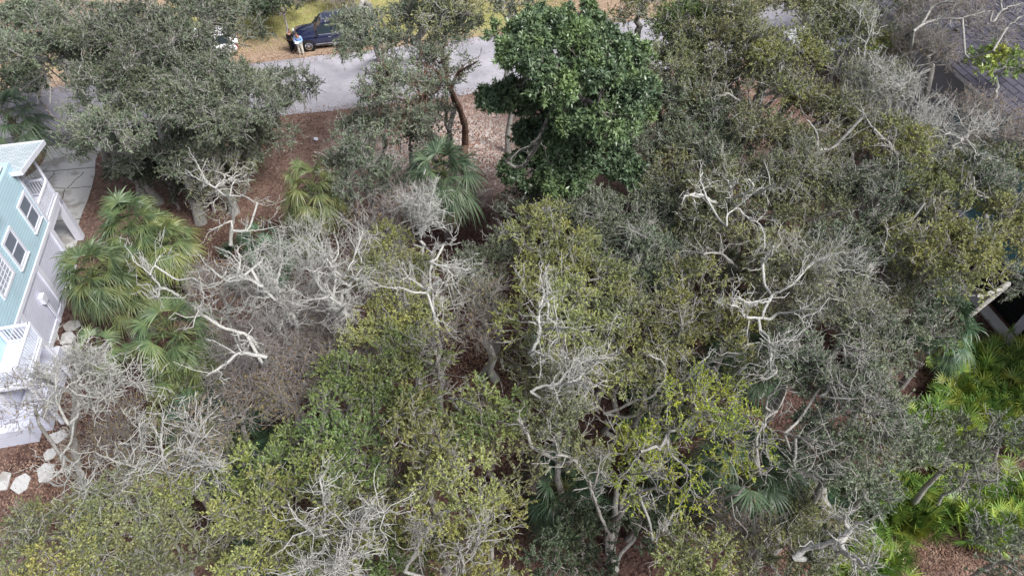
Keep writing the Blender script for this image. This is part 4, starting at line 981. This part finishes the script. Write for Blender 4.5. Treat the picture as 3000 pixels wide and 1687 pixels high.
limb(66,'C7',(8.2,9.2),.055,.03, [(770,580),(740,500),(745,450)], [(820,550),(815,480)], [(1270,430),(1140,430),(1100,380),(1095,280)], [(520,740),(480,680),(460,610)], [(640,760),(700,720),(780,700)], shoots=5)
limb(18,'C3',(7,9.5),.12,.05, [(560,860),(650,790),(740,700),(830,590)], [(540,860),(450,780),(380,730),(320,700)], shoots=3)
limb(23,'C3',(10.8,11.6),.09,.03, [(1740,240),(1840,170),(1960,140),(2080,150),(2200,110),(2340,80)], [(1800,200),(1870,60),(1960,20),(2100,10)], shoots=4)
limb(23,'C3',11.4,.06,.03, [(2340,170),(2420,70),(2480,50),(2570,20)], [(2410,80),(2400,20),(2400,-30)], [(2340,390),(2450,200),(2570,120)], shoots=5)
limb(22,'C3',(9,10.5),.05,.03, [(1090,40),(1180,70),(1250,90),(1340,75)], [(1370,460),(1375,350),(1420,240),(1445,120)], [(1640,590),(1660,680),(1600,620)], [(1375,350),(1410,250),(1360,90)], [(1480,540),(1440,480),(1400,400)], shoots=10)
limb(27,'C3',(8.8,10),.075,.04, [(1620,1170),(1560,1080),(1480,1010),(1400,930),(1360,860)], [(1020,1130),(1020,1020),(980,950),(930,900)], shoots=5)
limb(11,'C2',(4,10),.24,.12, [(1690,900),(1660,780),(1650,680)], [(1690,880),(1720,740),(1780,620),(1840,550)], root=2, shoots=0)
limb(11,'C2',(8.5,10.5),.09,.05, [(1560,600),(1530,530),(1400,490),(1290,400)], [(1380,1250),(1450,1150),(1520,1050)], [(1240,1220),(1340,1140),(1430,1110),(1500,1010)], shoots=1)
limb(8,'C2',(.4,7.5),.21,.14, [(935,1090),(935,950),(895,820),(830,690),(790,600)], root=2, shoots=0)
limb(8,'C2',(7.5,9),.10,.05, [(830,690),(865,560),(940,510),(1040,460)], [(790,600),(740,560),(700,520)], shoots=3)
limb(4,'C1',(.2,6.2),.30,.26, [(820,1215),(800,1100),(775,960),(765,850)], root=2, shoots=0)
limb(5,'C1',(5.5,8),.16,.07, [(1330,880),(1320,780),(1350,650)], [(1330,880),(1250,760),(1150,740),(1060,770)], [(1340,880),(1480,850),(1700,720),(1860,680)], shoots=3)
limb(4,'C1',(8.5,7.2),.045,.02, [(300,460),(340,540),(335,640),(290,720)], [(340,540),(380,640),(375,800)], [(330,560),(230,620),(150,690)], shoots=6, sl=1.4)
limb(1,'C1',(10,9.4),.05,.02, [(290,100),(330,190),(390,270),(420,350)], [(190,280),(240,240),(280,290)], [(820,140),(880,220),(930,290)], shoots=4, sl=1.4)

# ------------------------------------------------------------------ the trees
T = tree
G1 = 'trees along the street'; G2 = 'trees of the wooded lot'; G3 = 'trees beside the teal house'
# far side of the street and verge
T(1, 90,50,185,11.5,'grey','grey-green oak filling the top left corner with drooping bare twigs', group=G1, moss=5)
T(2, 320,60,175,11.5,'grey','grey-green oak second from the top left corner, behind the big street oak', group=G1)
T(3, 490,10,125,11,'grey','grey-green oak at the top edge, left of the grassy verge', group=G1)
T(111, 50,190,85,4,'shrub','dark bush on the verge below the top left oak', name='shrub', cat='shrub')
T(112, 660,-30,95,3,'shrub','low dark thicket at the top edge behind the grassy verge', name='shrub', cat='shrub', flat=.9)
T(113, 780,-22,60,1.6,'brown','low grey brush pile of bare twigs behind the black car', name='shrub', cat='shrub', leafd=.5)
T(114, 860,-12,50,1.8,'brown','reddish dry brush at the top edge above the car roof', name='shrub', cat='shrub')
T(4, 325,210,185,9.8,'grey','big grey-green street oak with thick leaning trunk beside the driveway', group=G1, base=(272,402), moss=5, flat=.45)
T(5, 570,220,190,9.2,'grey','broad oak hung with moss over the road, hiding the white car', group=G1, base=(548,360), moss=9, flat=.45, ry=165)
T(115, 700,215,85,7.6,'grey','right-hand mossy branchlet oak reaching over the road below the man', group=G1, base=(600,345), moss=8, flat=.4, dens=.8)
T(6, 400,410,85,3.2,'shrub','dark evergreen bush at the foot of the big street oaks', name='shrub', cat='shrub', flat=.8)
T(116, 330,385,60,2.5,'shrub','smaller dark bush between the oak trunk and the driveway', name='shrub', cat='shrub', flat=.8, dens=.7)
T(117, 510,430,70,3.0,'shrub','dark bush behind the twisted white-barked small tree', name='shrub', cat='shrub', flat=.8)
T(7, 900,75,106,9.5,'grey','grey-green oak whose crown covers the rear of the dark SUV', group=G1, dens=.9, base=(960,150), flat=.4)
T(9, 1070,35,150,10,'grey','loose oak with pale twigs at the top edge right of the SUV', group=G1, dens=.85, base=(1060,130))
T(8, 1030,190,150,9.4,'grey','thin-leaved oak over the road with reddish curving trunk left of the magnolia', group=G1, base=(1165,405), dens=.75, leafd=.8, ry=150, barkm='red')
T(10, 905,335,108,7.6,'grey','grey-green oak between the road and the small fan palm', group=G2, dens=.75, base=(880,520))
T(118, 905,420,105,6.5,'grey','grey-green thicket oak immediately left of the blue-green palm', group=G2, dens=.65, flat=.5)
T(119, 1030,310,85,6.5,'grey','thin open oak over the sandy clearing above the blue-green palm', group=G2, dens=.4)
T(11, 1445,80,270,13,'magnolia','large dark glossy magnolia standing over the sandy clearing', name='magnolia_tree', group=None, base=(1425,475), lobes=24, flat=.6, ry=235, dens=1.25, lo=5)
T(120, 1445,345,225,8.6,'magnolia','lower skirt of dark magnolia foliage below the big magnolia', name='magnolia_tree', base=(1470,480), lobes=12, flat=.6, ry=150, dens=1.3)
T(121, 1265,250,60,7.5,'magnolia','dark magnolia limb reaching left over the road edge', name='magnolia_tree', base=(1380,440), lobes=4, ry=65)
T(216, 1450,215,225,10.6,'magnolia','middle tier of the big dark magnolia where its pale fork shows', name='magnolia_tree', base=(1445,470), lobes=14, flat=.5, ry=165, dens=.8, lo=5)
T(13, 1755,30,150,10.5,'green','dark green oak at the top edge right of the magnolia', group=G1)
T(18, 1890,190,205,10,'olive','broad olive-green oak with open forked limbs right of the magnolia', group=G1, lobes=16)
T(122, 1960,120,120,11,'yellow','yellow-topped oak crown between the road and the red car', group=G1, dens=.9)
T(14, 2080,0,140,11,'olive','olive oak at the top edge above the red car', group=G1)
T(123, 1680,250,90,8,'grey','thin grey oak against the right flank of the magnolia', group=G2, dens=.6, base=(1700,350))
T(22, 2190,200,130,10,'sparse','nearly bare pale-twigged tree in front of the red car', group=G3, dens=.8)
T(124, 2330,270,130,10.2,'bare','bare white-twigged tree below the shingle roof', group=G3, dens=.6, barkm='white')
T(23, 2400,20,170,11.8,'brown','leafless tree spreading pale limbs across the shingle roof', group=G3, dens=.42, leafd=.5)
T(125, 2530,160,80,10.5,'light','broad-leaved bright green tree at the right edge under the shingle roof', name='broadleaf_tree', group=G3)
T(126, 2240,110,70,10,'light','small bright broad-leaved tree left of the shingle roof', name='broadleaf_tree', group=G3, dens=.7)
T(127, 2200,330,120,9.4,'olive','olive oak mixed with white twigs right of the broad olive oak', group=G3, dens=.8)
T(27, 2310,380,140,9.8,'yellow','yellowish oak with a long white dead limb, upper right', group=G3, dens=.85)
T(128, 2480,300,130,10,'brown','twiggy tree with rusty leaf tufts at the upper right edge', group=G3, leafd=1.5, dens=.7)
T(197, 2480,430,105,9.6,'grey','grey-green oak hiding the teal wall, left of the edge oak', group=G3)
T(198, 2545,520,90,9.4,'olive','olive oak at the right edge between the yellow crowns', group=G3)
T(199, 1840,60,140,11,'olive','olive oak between the magnolia and the yellow-topped crown', group=G1)
T(200, 200,105,110,10.2,'grey','grey-green oak squeezed behind the leaning street trunk', group=G1)
T(201, 420,150,120,9.8,'grey','grey-green oak in front of the white car bonnet', group=G1)
T(202, 590,80,85,9.4,'grey','thin oak crown at the grass edge over the white car', group=G1, dens=.45, base=(520,170))
T(203, 485,325,112,6.4,'grey','shaded grey oak foliage between the two leaning street trunks', group=G1, base=(470,372), dens=1.1)
T(204, 650,330,85,5.2,'grey','low grey oak at the road edge right of the short yellowish palm', group=G1, base=(640,372), dens=.8, moss=4)
T(205, 700,-10,60,4,'shrub','dark bush between the brush pile and the low thicket', name='shrub', cat='shrub')
T(206, 1120,-5,90,11,'olive','olive oak at the top edge left of the magnolia', group=G1, dens=.7)
T(207, 1700,140,110,10,'olive','olive oak pressed against the right side of the big magnolia', group=G1)
T(208, 1740,240,100,9,'grey','grey oak filling the road gap right of the big magnolia', group=G1)
T(209, 2140,90,100,10.5,'olive','olive oak hiding the end of the street left of the shingle roof', group=G1, dens=.8)
T(210, 2330,120,90,10.4,'brown','twiggy brown treetop against the eave of the shingle roof', group=G3, leafd=2, dens=.7)
T(211, 2100,250,110,9.6,'olive','olive oak between the yellow-topped crown and the pale-twigged tree', group=G3)
T(212, 1120,140,85,8.8,'grey','thin grey oak crown over the road just left of the magnolia', group=G1, dens=.3)
T(213, 1090,290,80,7.6,'grey','grey oak in front of the road left of the reddish trunk', group=G2, dens=.6)
T(214, 940,250,75,8,'grey','thin grey oak at the near road edge, second left of the reddish trunk', group=G1, dens=.6)
T(217, 1650,340,100,8.2,'grey','grey oak over the leafy ground right of the magnolia skirt', group=G2)
T(218, 1720,410,105,8,'olive','olive oak below the grey oak right of the magnolia skirt', group=G2)
T(219, 1620,-25,110,11,'olive','olive oak across the street behind the magnolia top', group=G1)
T(220, 1890,-25,110,11,'olive','olive oak cut by the top edge above the yellow-topped crown', group=G1)
T(221, 1290,-20,80,10.5,'grey','grey oak at the top edge touching the left of the magnolia', group=G1, dens=.7)
T(222, 760,610,105,8,'bare','bare white crown between the twisted small tree and the candelabra tree', name='bare_tree', group='bare trees', dens=.8)
T(223, 920,640,100,8.4,'bare','bare white crown right behind the candelabra tree', name='bare_tree', group='bare trees', dens=.8)
T(224, 720,760,110,8.2,'bare','bare white crown below the tree nearest the clearing', name='bare_tree', group='bare trees', dens=.8)
T(225, 830,900,105,7.8,'brown','grey leafless crown left of the white horned limb', group='bare trees', dens=1, leafd=2)
T(226, 2080,650,110,9.4,'bare','leafless pale crown above the half-bare fan of white twigs', name='bare_tree', group='bare trees', dens=.6)
T(227, 2020,420,100,9.6,'sparse','half-leafless pale crown in the upper right woods', group=G2, dens=.8)
T(228, 2420,330,110,10.4,'bare','leafless white treetop between the rusty twigs and the long dead limb', name='bare_tree', group='bare trees', dens=.6)
T(229, 2240,200,90,10.4,'bare','leafless white treetop in front of the grey house wall', name='bare_tree', group='bare trees', dens=.6)
T(230, 2170,1000,120,9.6,'sparse','half-leafless top rising through the very wide grey-green oak', group=G2, dens=.7)
T(232, 2280,40,90,10.8,'sparse','thin half-bare crown in front of the grey house entrance', group=G3, dens=.9)
T(233, 350,335,85,6.2,'grey','low-hanging grey-green foliage over the driveway trunk', group=G1, base=(400,398), dens=1.1)
T(236, 200,350,60,6.0,'grey','small grey-green crown drooping at the upper end of the driveway', group=G1, base=(285,400), dens=.8)
T(234, 610,300,80,6.6,'grey','low-hanging grey oak foliage above the short yellowish palm', group=G1, base=(625,365), dens=1.0, moss=3)
T(129, 2545,400,100,9.2,'olive','olive-green oak against the right edge over the teal house', group=G3, dens=.8)
# middle right
T(130, 1780,330,120,8.6,'grey','grey-green oak below the fork of the broad olive oak', group=G2)
T(60, 1870,470,150,8.8,'olive','olive oak with crooked white limbs over black gaps, right of the magnolia skirt', group=G2, dens=.85, barkm='white')
T(131, 2020,400,140,9.2,'olive','dense olive oak in the middle of the upper right woods', group=G2)
T(132, 2070,520,130,9,'olive','olive oak right of the crooked white limbs', group=G2, dens=.9)
T(64, 2230,470,130,9.6,'grey','mossy oak with very thick leaning trunk, upper right', group=G3, moss=18, dens=.85)
T(65, 2390,470,110,9.4,'yellow','yellow-green oak just above the brightest yellow crown', group=G3, dens=.9)
T(66, 2400,610,165,9.8,'yellow','brightest yellow-green oak crown near the right edge', group=G3, lobes=14)
T(133, 2550,570,90,9.6,'yellow','yellow-green oak touching the right edge beside the brightest crown', group=G3, dens=.85)
T(134, 2270,640,120,8.6,'olive','dark olive oak left of the brightest yellow crown', group=G3, moss=8, dens=.8)
T(67, 2350,760,105,6.2,'grey','shaded grey oak below the brightest yellow crown', group=G3, moss=6, dens=.8)
T(135, 2568,705,45,6.0,'grey','small grey-green oak overhanging the black slats at the right edge', group=G3, base=(2600,830))
T(136, 1480,520,140,7.5,'grey','grey-green oak tucked under the magnolia skirt', group=G2)
T(137, 1330,510,80,6.2,'grey','small grey-green oak right of the blue-green palm', group=G2, dens=.8)
T(138, 1620,500,95,7.2,'grey','grey-green oak between the magnolia skirt and the black gaps', group=G2, dens=.9)
T(139, 1610,640,125,7.8,'grey','grey-green oak in the centre, right of the yellow-green pair', group=G2)
T(58, 1790,590,120,7.8,'olive','olive oak with moss-draped limbs below the crooked white limbs', group=G2, moss=6, dens=.85)
T(59, 1960,640,130,8.8,'olive','olive oak with scattered white twigs, centre right', group=G2, dens=.95)
T(140, 2130,620,110,9,'grey','grey oak above the bare purple-grey tree', group=G2)
T(62, 2090,730,165,9.2,'sparse','half-bare tree with a fan of white and purplish twigs, centre right', group=G2, dens=1.0, moss=8)
T(141, 2190,830,140,8.6,'grey','grey-green oak below the half-bare fan of white twigs', group=G2)
# centre
T(55, 1370,590,125,8.8,'yellow','yellow-green oak right of the blue-green palm trunk', group=G2)
T(56, 1470,660,115,8.6,'yellow','yellow-green oak in the very centre of the woods', group=G2, dens=.9)
T(142, 1220,640,95,7.2,'grey','dark grey-green oak at the foot of the blue-green palm', group=G2)
T(54, 1420,790,150,9.2,'yellow','oak with tall S-shaped white trunk limbs in the centre', group=G2, leafd=.7, barkm='white')
T(143, 1560,760,115,7.8,'olive','olive oak right of the S-shaped white limbs', group=G2)
T(61, 1750,730,115,8.4,'yellow','golden-olive oak between two dark palm hollows', group=G2, leafd=.85)
T(144, 1690,830,100,8,'yellow','rusty-yellow oak above the long arching pale branch', group=G2, leafd=.7)
T(145, 1560,900,110,8,'yellow','yellow-olive oak right of the tangle of dead white branches', group=G2, leafd=.8, dens=.85)
T(71, 1430,930,105,8.6,'sparse','tangle of dead white branches above the dark leaf litter', group=G2, dens=.8)
T(72, 1690,960,110,7.2,'olive','oak sending long arching pale branches up to the right', group=G2, dens=.7)
T(146, 1850,820,115,8,'yellow','yellow-tipped oak left of the half-bare fan of white twigs', group=G2, leafd=.8)
# left centre, the bare ones
T(30, 560,450,105,6.4,'sparse','small twisted white-barked tree on the leaf-strewn clearing', name='small_tree', group=None, base=(580,618), leafd=.8, dens=.38, barkm='white')
T(42, 960,545,105,8.2,'brown','grey-brown leafless twig thicket between the two middle palms', group=G2, dens=.8)
T(43, 1052,520,40,9.2,'bare','brilliant white dead treetop beside the blue-green palm', name='dead_tree', group='bare trees', dens=.5, lobes=2, flat=2.2, barkm='white')
T(40, 680,680,125,9,'bare','white bare tree nearest the leaf-strewn clearing', name='bare_tree', group='bare trees', dens=.75)
T(41, 850,690,130,9.2,'bare','white bare tree with candelabra limbs in the middle of the bare group', name='bare_tree', group='bare trees', dens=.8)
T(44, 1085,720,105,8.8,'bare','white bare tree with a star of straight branches, right of the bare group', name='bare_tree', group='bare trees', dens=.55)
T(147, 860,790,150,7.6,'brown','brown twig thicket under the candelabra tree', group=G2, leafd=1.0)
T(45, 560,720,110,7.8,'brown','tree with a dead white limb curling in a loop over the palms', group=G2, dens=.75, barkm='white')
T(46, 655,845,130,8,'brown','purplish leafless tree with thick arching white limb', group=G2, dens=1.0, barkm='white', leafd=0)
T(148, 740,840,130,7.6,'brown','purplish-brown twiggy tree right of the thick arching limb', group=G2, dens=.9)
T(51, 990,640,110,8.6,'yellow','yellow-green oak between the candelabra and star-shaped bare trees', group=G2, leafd=.8)
T(149, 990,790,130,8.6,'yellow','yellow-green oak below the candelabra tree', group=G2)
T(150, 1190,740,100,7,'sparse','thin pale-twigged oak right of the star of straight branches', group=G2)
T(151, 1215,790,90,7.8,'rustsparse' if False else 'brown','rust-leaved twiggy tree above the dark leaf litter', group=G2, leafd=2, dens=.8)
T(52, 1010,930,150,9,'green','fresh green oak with a white horned limb, left of the dark leaf litter', group=G2, lobes=12)
T(152, 880,980,120,8.4,'green','green oak left of the white horned limb', group=G2)
T(153, 720,970,110,7.6,'brown','brownish twiggy oak above the tall dark palms', group=G2, leafd=3, dens=.9)
T(154, 590,1010,100,7.4,'brown','brown-leaved tree over the dark palms, lower left', group=G2, leafd=2.5, dens=.8)
T(79, 1220,1050,100,8.4,'green','green oak behind the short broken white limb', group=G2)
T(78, 1410,1070,120,8.2,'olive','olive oak right of the short broken white limb', group=G2)
T(155, 1320,930,90,7,'olive','dim olive oak just right of the dark leaf litter', group=G2, dens=.7)
# lower right
T(80, 1780,1060,205,9,'lime','lime-green spring tree on slim white forked trunks', name='spring_tree', base=(1545,1425), dens=.62, leafd=.62, lobes=24, ry=185, lo=5)
T(156, 1610,1150,125,7.8,'lime','left, sparser crown of lime-green leaves over the forked trunks', name='spring_tree', dens=.6, leafd=.6, lobes=14)
T(73, 2010,930,120,8.8,'grey','grey oak with coiling white twigs right of the lime-green tree', group=G2, dens=.85)
T(74, 2160,1000,185,9.4,'grey','very wide grey-green oak filling the lower right, laced with white twigs', group=G2, lobes=18)
T(157, 2110,1160,130,8.2,'grey','grey-green oak below the very wide one', group=G2)
T(158, 2270,1130,90,7.4,'grey','grey-green oak at the edge of the bright palmettos', group=G2)
T(76, 2420,1130,95,6.2,'grey','blue-grey oak standing among the bright palmettos', group=G2, dens=.9)
T(77, 2540,1090,60,6.6,'grey','small grey oak at the right edge among the palmettos', group=G2, dens=.8)
T(159, 2540,1390,95,8,'grey','pale grey oak in the bottom right corner', group=G2, dens=.9)
T(102, 2130,1375,75,7.6,'sparse','dead mossy white limb tree at the bottom, left of the bare leaf patch', group=G2, dens=.6)
T(160, 1980,1290,110,5.6,'olive','low olive oak under the lime-green tree', group=G2)
T(161, 1860,1330,105,6,'brown','brownish low tangle right of the forked white trunks', group=G2, leafd=2.5)
T(162, 1760,1400,115,7.6,'yellow','yellow-olive oak at the bottom edge right of the forked trunks', group=G2)
T(163, 1990,1420,110,6.8,'olive','olive oak at the bottom edge before the dead mossy limb', group=G2)
T(164, 1640,1290,80,4.4,'shrub','dark green holly bush right behind the forked white trunks', name='shrub', cat='shrub')
T(165, 1480,1330,95,4.6,'shrub','dark green holly bush left of the forked white trunks', name='shrub', cat='shrub')
T(166, 1400,1400,80,4.6,'shrub','dark green holly bush at the bottom edge, right of the golden oak', name='shrub', cat='shrub')
# bottom left and middle
T(170, 860,1130,140,8.6,'green','green oak above the golden crown, lower centre left', group=G2, lobes=10)
T(171, 1050,1100,140,9,'yellow','yellow-green oak in the lower middle above the two bottom crowns', group=G2)
T(172, 940,1220,110,7.4,'olive','dim oak in the hollow between the lower green and golden crowns', group=G2, dens=.7)
T(88, 830,1270,150,8.8,'yellow','golden oak around a white star-shaped dead top at the bottom', group=G2, lobes=12, leafd=.75, barkm='white')
T(89, 1130,1230,155,8.8,'yellow','golden oak at the bottom middle with arching white twigs beneath', group=G2, lobes=12)
T(173, 1230,1330,90,8.2,'yellow','golden oak at the bottom touching the dark thick trunk', group=G2)
T(174, 1000,1390,110,6.6,'green','deep green oak at the bottom between the two golden crowns', group=G2)
T(175, 1180,1430,120,7.6,'yellow','golden-green oak at the bottom edge in the middle', group=G2)
T(176, 660,1180,100,7.6,'green','green oak right of the fan palm with the dead brown frond', group=G2)
T(177, 620,1330,140,8.4,'yellow','yellow-olive oak left of the star-shaped dead top', group=G2, lobes=10)
T(178, 760,1420,120,7.8,'yellow','yellow-olive oak at the bottom edge below the star-shaped dead top', group=G2)
T(91, 430,1110,115,8.4,'brown','low bare tree with white limbs radiating from one knot, lower left', group=G2, dens=.6, leafd=2, barkm='white')
T(90, 215,960,120,9,'bare','tall white lichen-covered tree beside the steps of the blue house', name='bare_tree', group='bare trees', base=(238,1345), dens=.45, leafd=0, lobes=9)
T(179, 60,1010,100,8.6,'brown','thin bare tree with ochre leaf tufts in front of the blue house', group=G2, dens=.4, leafd=1.5)
T(180, 420,1000,85,5.4,'shrub','dark olive bush between the two lower left bare trees', name='shrub', cat='shrub', leafmat_='olive')
T(181, 290,1100,110,5.5,'brown','ochre undergrowth around the tall white lichen-covered tree', group=G2, leafd=3, dens=.7)
T(182, 110,1330,120,7.4,'olive','pale olive oak in the lower left corner below the stepping stones', group=G2, lobes=10, dens=.8)
T(183, 330,1260,150,8,'olive','olive-brown oak below the white limbs radiating from one knot', group=G2, lobes=10)
T(184, 470,1210,110,7.6,'yellow','ochre-green oak left of the fan palm hollow', group=G2, leafd=.8)
T(185, 180,1400,140,8,'yellow','yellow-olive oak at the bottom edge, second from the left corner', group=G2)
T(186, 420,1400,140,7.8,'olive','mixed olive oak at the bottom edge, third from the left corner', group=G2)
T(187, 20,1420,90,7.8,'olive','olive oak cut by the bottom left corner of the frame', group=G2)
T(188, 540,1130,75,6.4,'olive','olive oak just left of the dark fan palms, lower left', group=G2, dens=.8)
# dark thick trunk in the gap
T(190, 1290,1130,85,8.0,'olive','oak with a thick dark trunk showing in the gap right of the golden crowns', group=G2, base=(1365,1330), barkm='dark', trunk_r=.24, dens=.6)

# ------------------------------------------------------------------ palms
GP = 'cabbage palms'
palm(1, 335,575,4.2,'tallest and palest fan palm of the clump by the driveway', 'green', 38, 1.0, .95, group=GP)
palm(2, 415,615,3.4,'yellowish fan palm on the clearing side of the clump by the driveway', 'yellow', 34, .9, .9, group=GP, dead=6)
palm(3, 238,695,4.2,'fan palm of the clump leaning against the white wall of the blue house', 'green', 36, 1.0, .95, group=GP)
palm(4, 320,730,3.0,'lowest fan palm of the clump with yellow drooping skirts', 'yellow', 20, .95, .95, group=GP)
palm(5, 440,850,5.6,'fan palm with bluish centre below the curled white limb', 'green', 28, 1.0, 1.0, group=GP)
palm(6, 475,940,4.8,'lower fan palm hung with yellow stalks, below the curled white limb', 'yellow', 22, .9, .9, group=GP)
palm(7, 785,480,5.0,'upright fan palm with pale drooping tips in the leaf-strewn clearing', 'yellow', 26, .95, .95, group=GP, droop=.8)
palm(8, 775,560,2.6,'small golden fan palm at the foot of the upright one', 'yellow', 12, .7, .8, group=GP)
palm(9, 1115,440,6.6,'blue-green fan palm with clean trunk left of the magnolia', 'blue', 32, 1.1, 1.05, group=GP, base=(1128,600), trunk_r=.20)
palm(10, 25,300,5.2,'hazy fan palm at the left edge above the blue house roof', 'blue', 24, 1.1, 1.1, group=GP, base=(70,400))
palm(11, 2370,830,4.0,'fan palm with a shaggy dead brown skirt above the palmettos', 'dark', 20, 1.0, .95, group=GP, dead=9)
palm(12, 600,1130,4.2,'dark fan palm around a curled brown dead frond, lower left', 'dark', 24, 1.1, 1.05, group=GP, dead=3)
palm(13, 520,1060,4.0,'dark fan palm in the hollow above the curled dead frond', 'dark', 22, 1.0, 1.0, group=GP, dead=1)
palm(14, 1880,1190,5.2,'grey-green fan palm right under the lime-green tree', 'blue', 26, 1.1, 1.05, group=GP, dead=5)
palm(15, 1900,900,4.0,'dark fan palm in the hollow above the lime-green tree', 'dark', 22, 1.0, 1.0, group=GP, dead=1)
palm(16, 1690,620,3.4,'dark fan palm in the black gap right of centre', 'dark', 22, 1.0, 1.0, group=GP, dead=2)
palm(17, 1420,1230,3.2,'dark fan palm beside the thick dark trunk at the bottom', 'dark', 22, 1.0, .95, group=GP, dead=2)
palm(18, 590,370,2.4,'short yellowish fan palm under the mossy street oak', 'yellow', 18, .8, .85, group=GP, dead=7)
palm(19, 1420,860,3.6,'dark fan palm hidden behind the S-shaped white limbs', 'dark', 16, .9, .9, group=GP, dead=0)
palm(20, 250,880,2.2,'small fan palm beside the stepping stones', 'green', 12, .7, .8, group=GP, dead=0)
palm(21, 690,650,2.0,'small dark fan palm at the lower edge of the leaf-strewn clearing', 'dark', 12, .7, .75, group=GP, dead=0)
palm(22, 700,1390,3.0,'dark fan palm nearly swallowed by the bottom yellow-olive oaks', 'dark', 14, .9, .9, group=GP, dead=0)
palm(23, 1750,900,3.0,'dark fan palm under the long arching pale branch', 'dark', 14, .9, .9, group=GP, dead=1)
palm(24, 660,610,1.8,'little dark fan palm just right of the twisted white trunk', 'dark', 10, .7, .7, group=GP, dead=0)
palm(25, 1660,550,2.8,'slender-leaved dark palm under the magnolia skirt', 'dark', 14, .9, .9, group=GP, dead=0)
# saw palmettos: (polygon box in picture pixels, count, label)
rng = random.Random(77)
patch = [((2370,870,2570,1000), 20, 'bright saw palmetto in the upper part of the dense patch below the dead palm skirt'),
         ((2350,1000,2576,1110), 19, 'bright saw palmetto in the lower part of the dense patch at the right edge'),
         ((2260,1020,2350,1110), 9, 'bright saw palmetto at the left tip of the dense patch, against the wide grey oak'),
         ((2200,1230,2330,1320), 12, 'green saw palmetto above the bare reddish leaf patch'),
         ((2380,1200,2576,1340), 16, 'yellow-green saw palmetto at the right edge below the blue-grey oak'),
         ((1960,1200,2140,1300), 10, 'shaded saw palmetto between the grey palm and the low olive oak'),
         ((2140,1370,2230,1449), 7, 'saw palmetto beside the dead mossy limb at the bottom edge'),
         ((1380,1200,1500,1300), 6, 'shaded saw palmetto by the thick dark trunk'),
         ((1570,960,1750,1100), 8, 'shaded saw palmetto under the long arching pale branch'),
         ((1600,1170,1880,1290), 9, 'shaded saw palmetto on the floor below the lime-green tree'),
         ((1980,620,2150,800), 6, 'shaded saw palmetto under the half-bare fan of twigs'),
         ((600,600,720,700), 5, 'dark saw palmetto at the lower edge of the clearing'),
         ((1820,860,1960,960), 5, 'dark saw palmetto in the hollow above the lime-green tree'),
         ((560,340,650,400), 3, 'shaded saw palmetto under the mossy street oak')]
pid = 0
for (x0, y0, x1, y1), cnt, lab in patch:
    pts_ = []
    for _ in range(cnt):
        best = max(((rng.uniform(x0, x1), rng.uniform(y0, y1)) for _ in range(12)), key=lambda q: min([((q[0]-a_)**2+(q[1]-b_)**2) for a_, b_ in pts_] or [1e9]))
        pts_.append(best)
    sh = 'shaded' in lab or 'dark' in lab  # shade put into the colour: shaded plants get the darker frond material
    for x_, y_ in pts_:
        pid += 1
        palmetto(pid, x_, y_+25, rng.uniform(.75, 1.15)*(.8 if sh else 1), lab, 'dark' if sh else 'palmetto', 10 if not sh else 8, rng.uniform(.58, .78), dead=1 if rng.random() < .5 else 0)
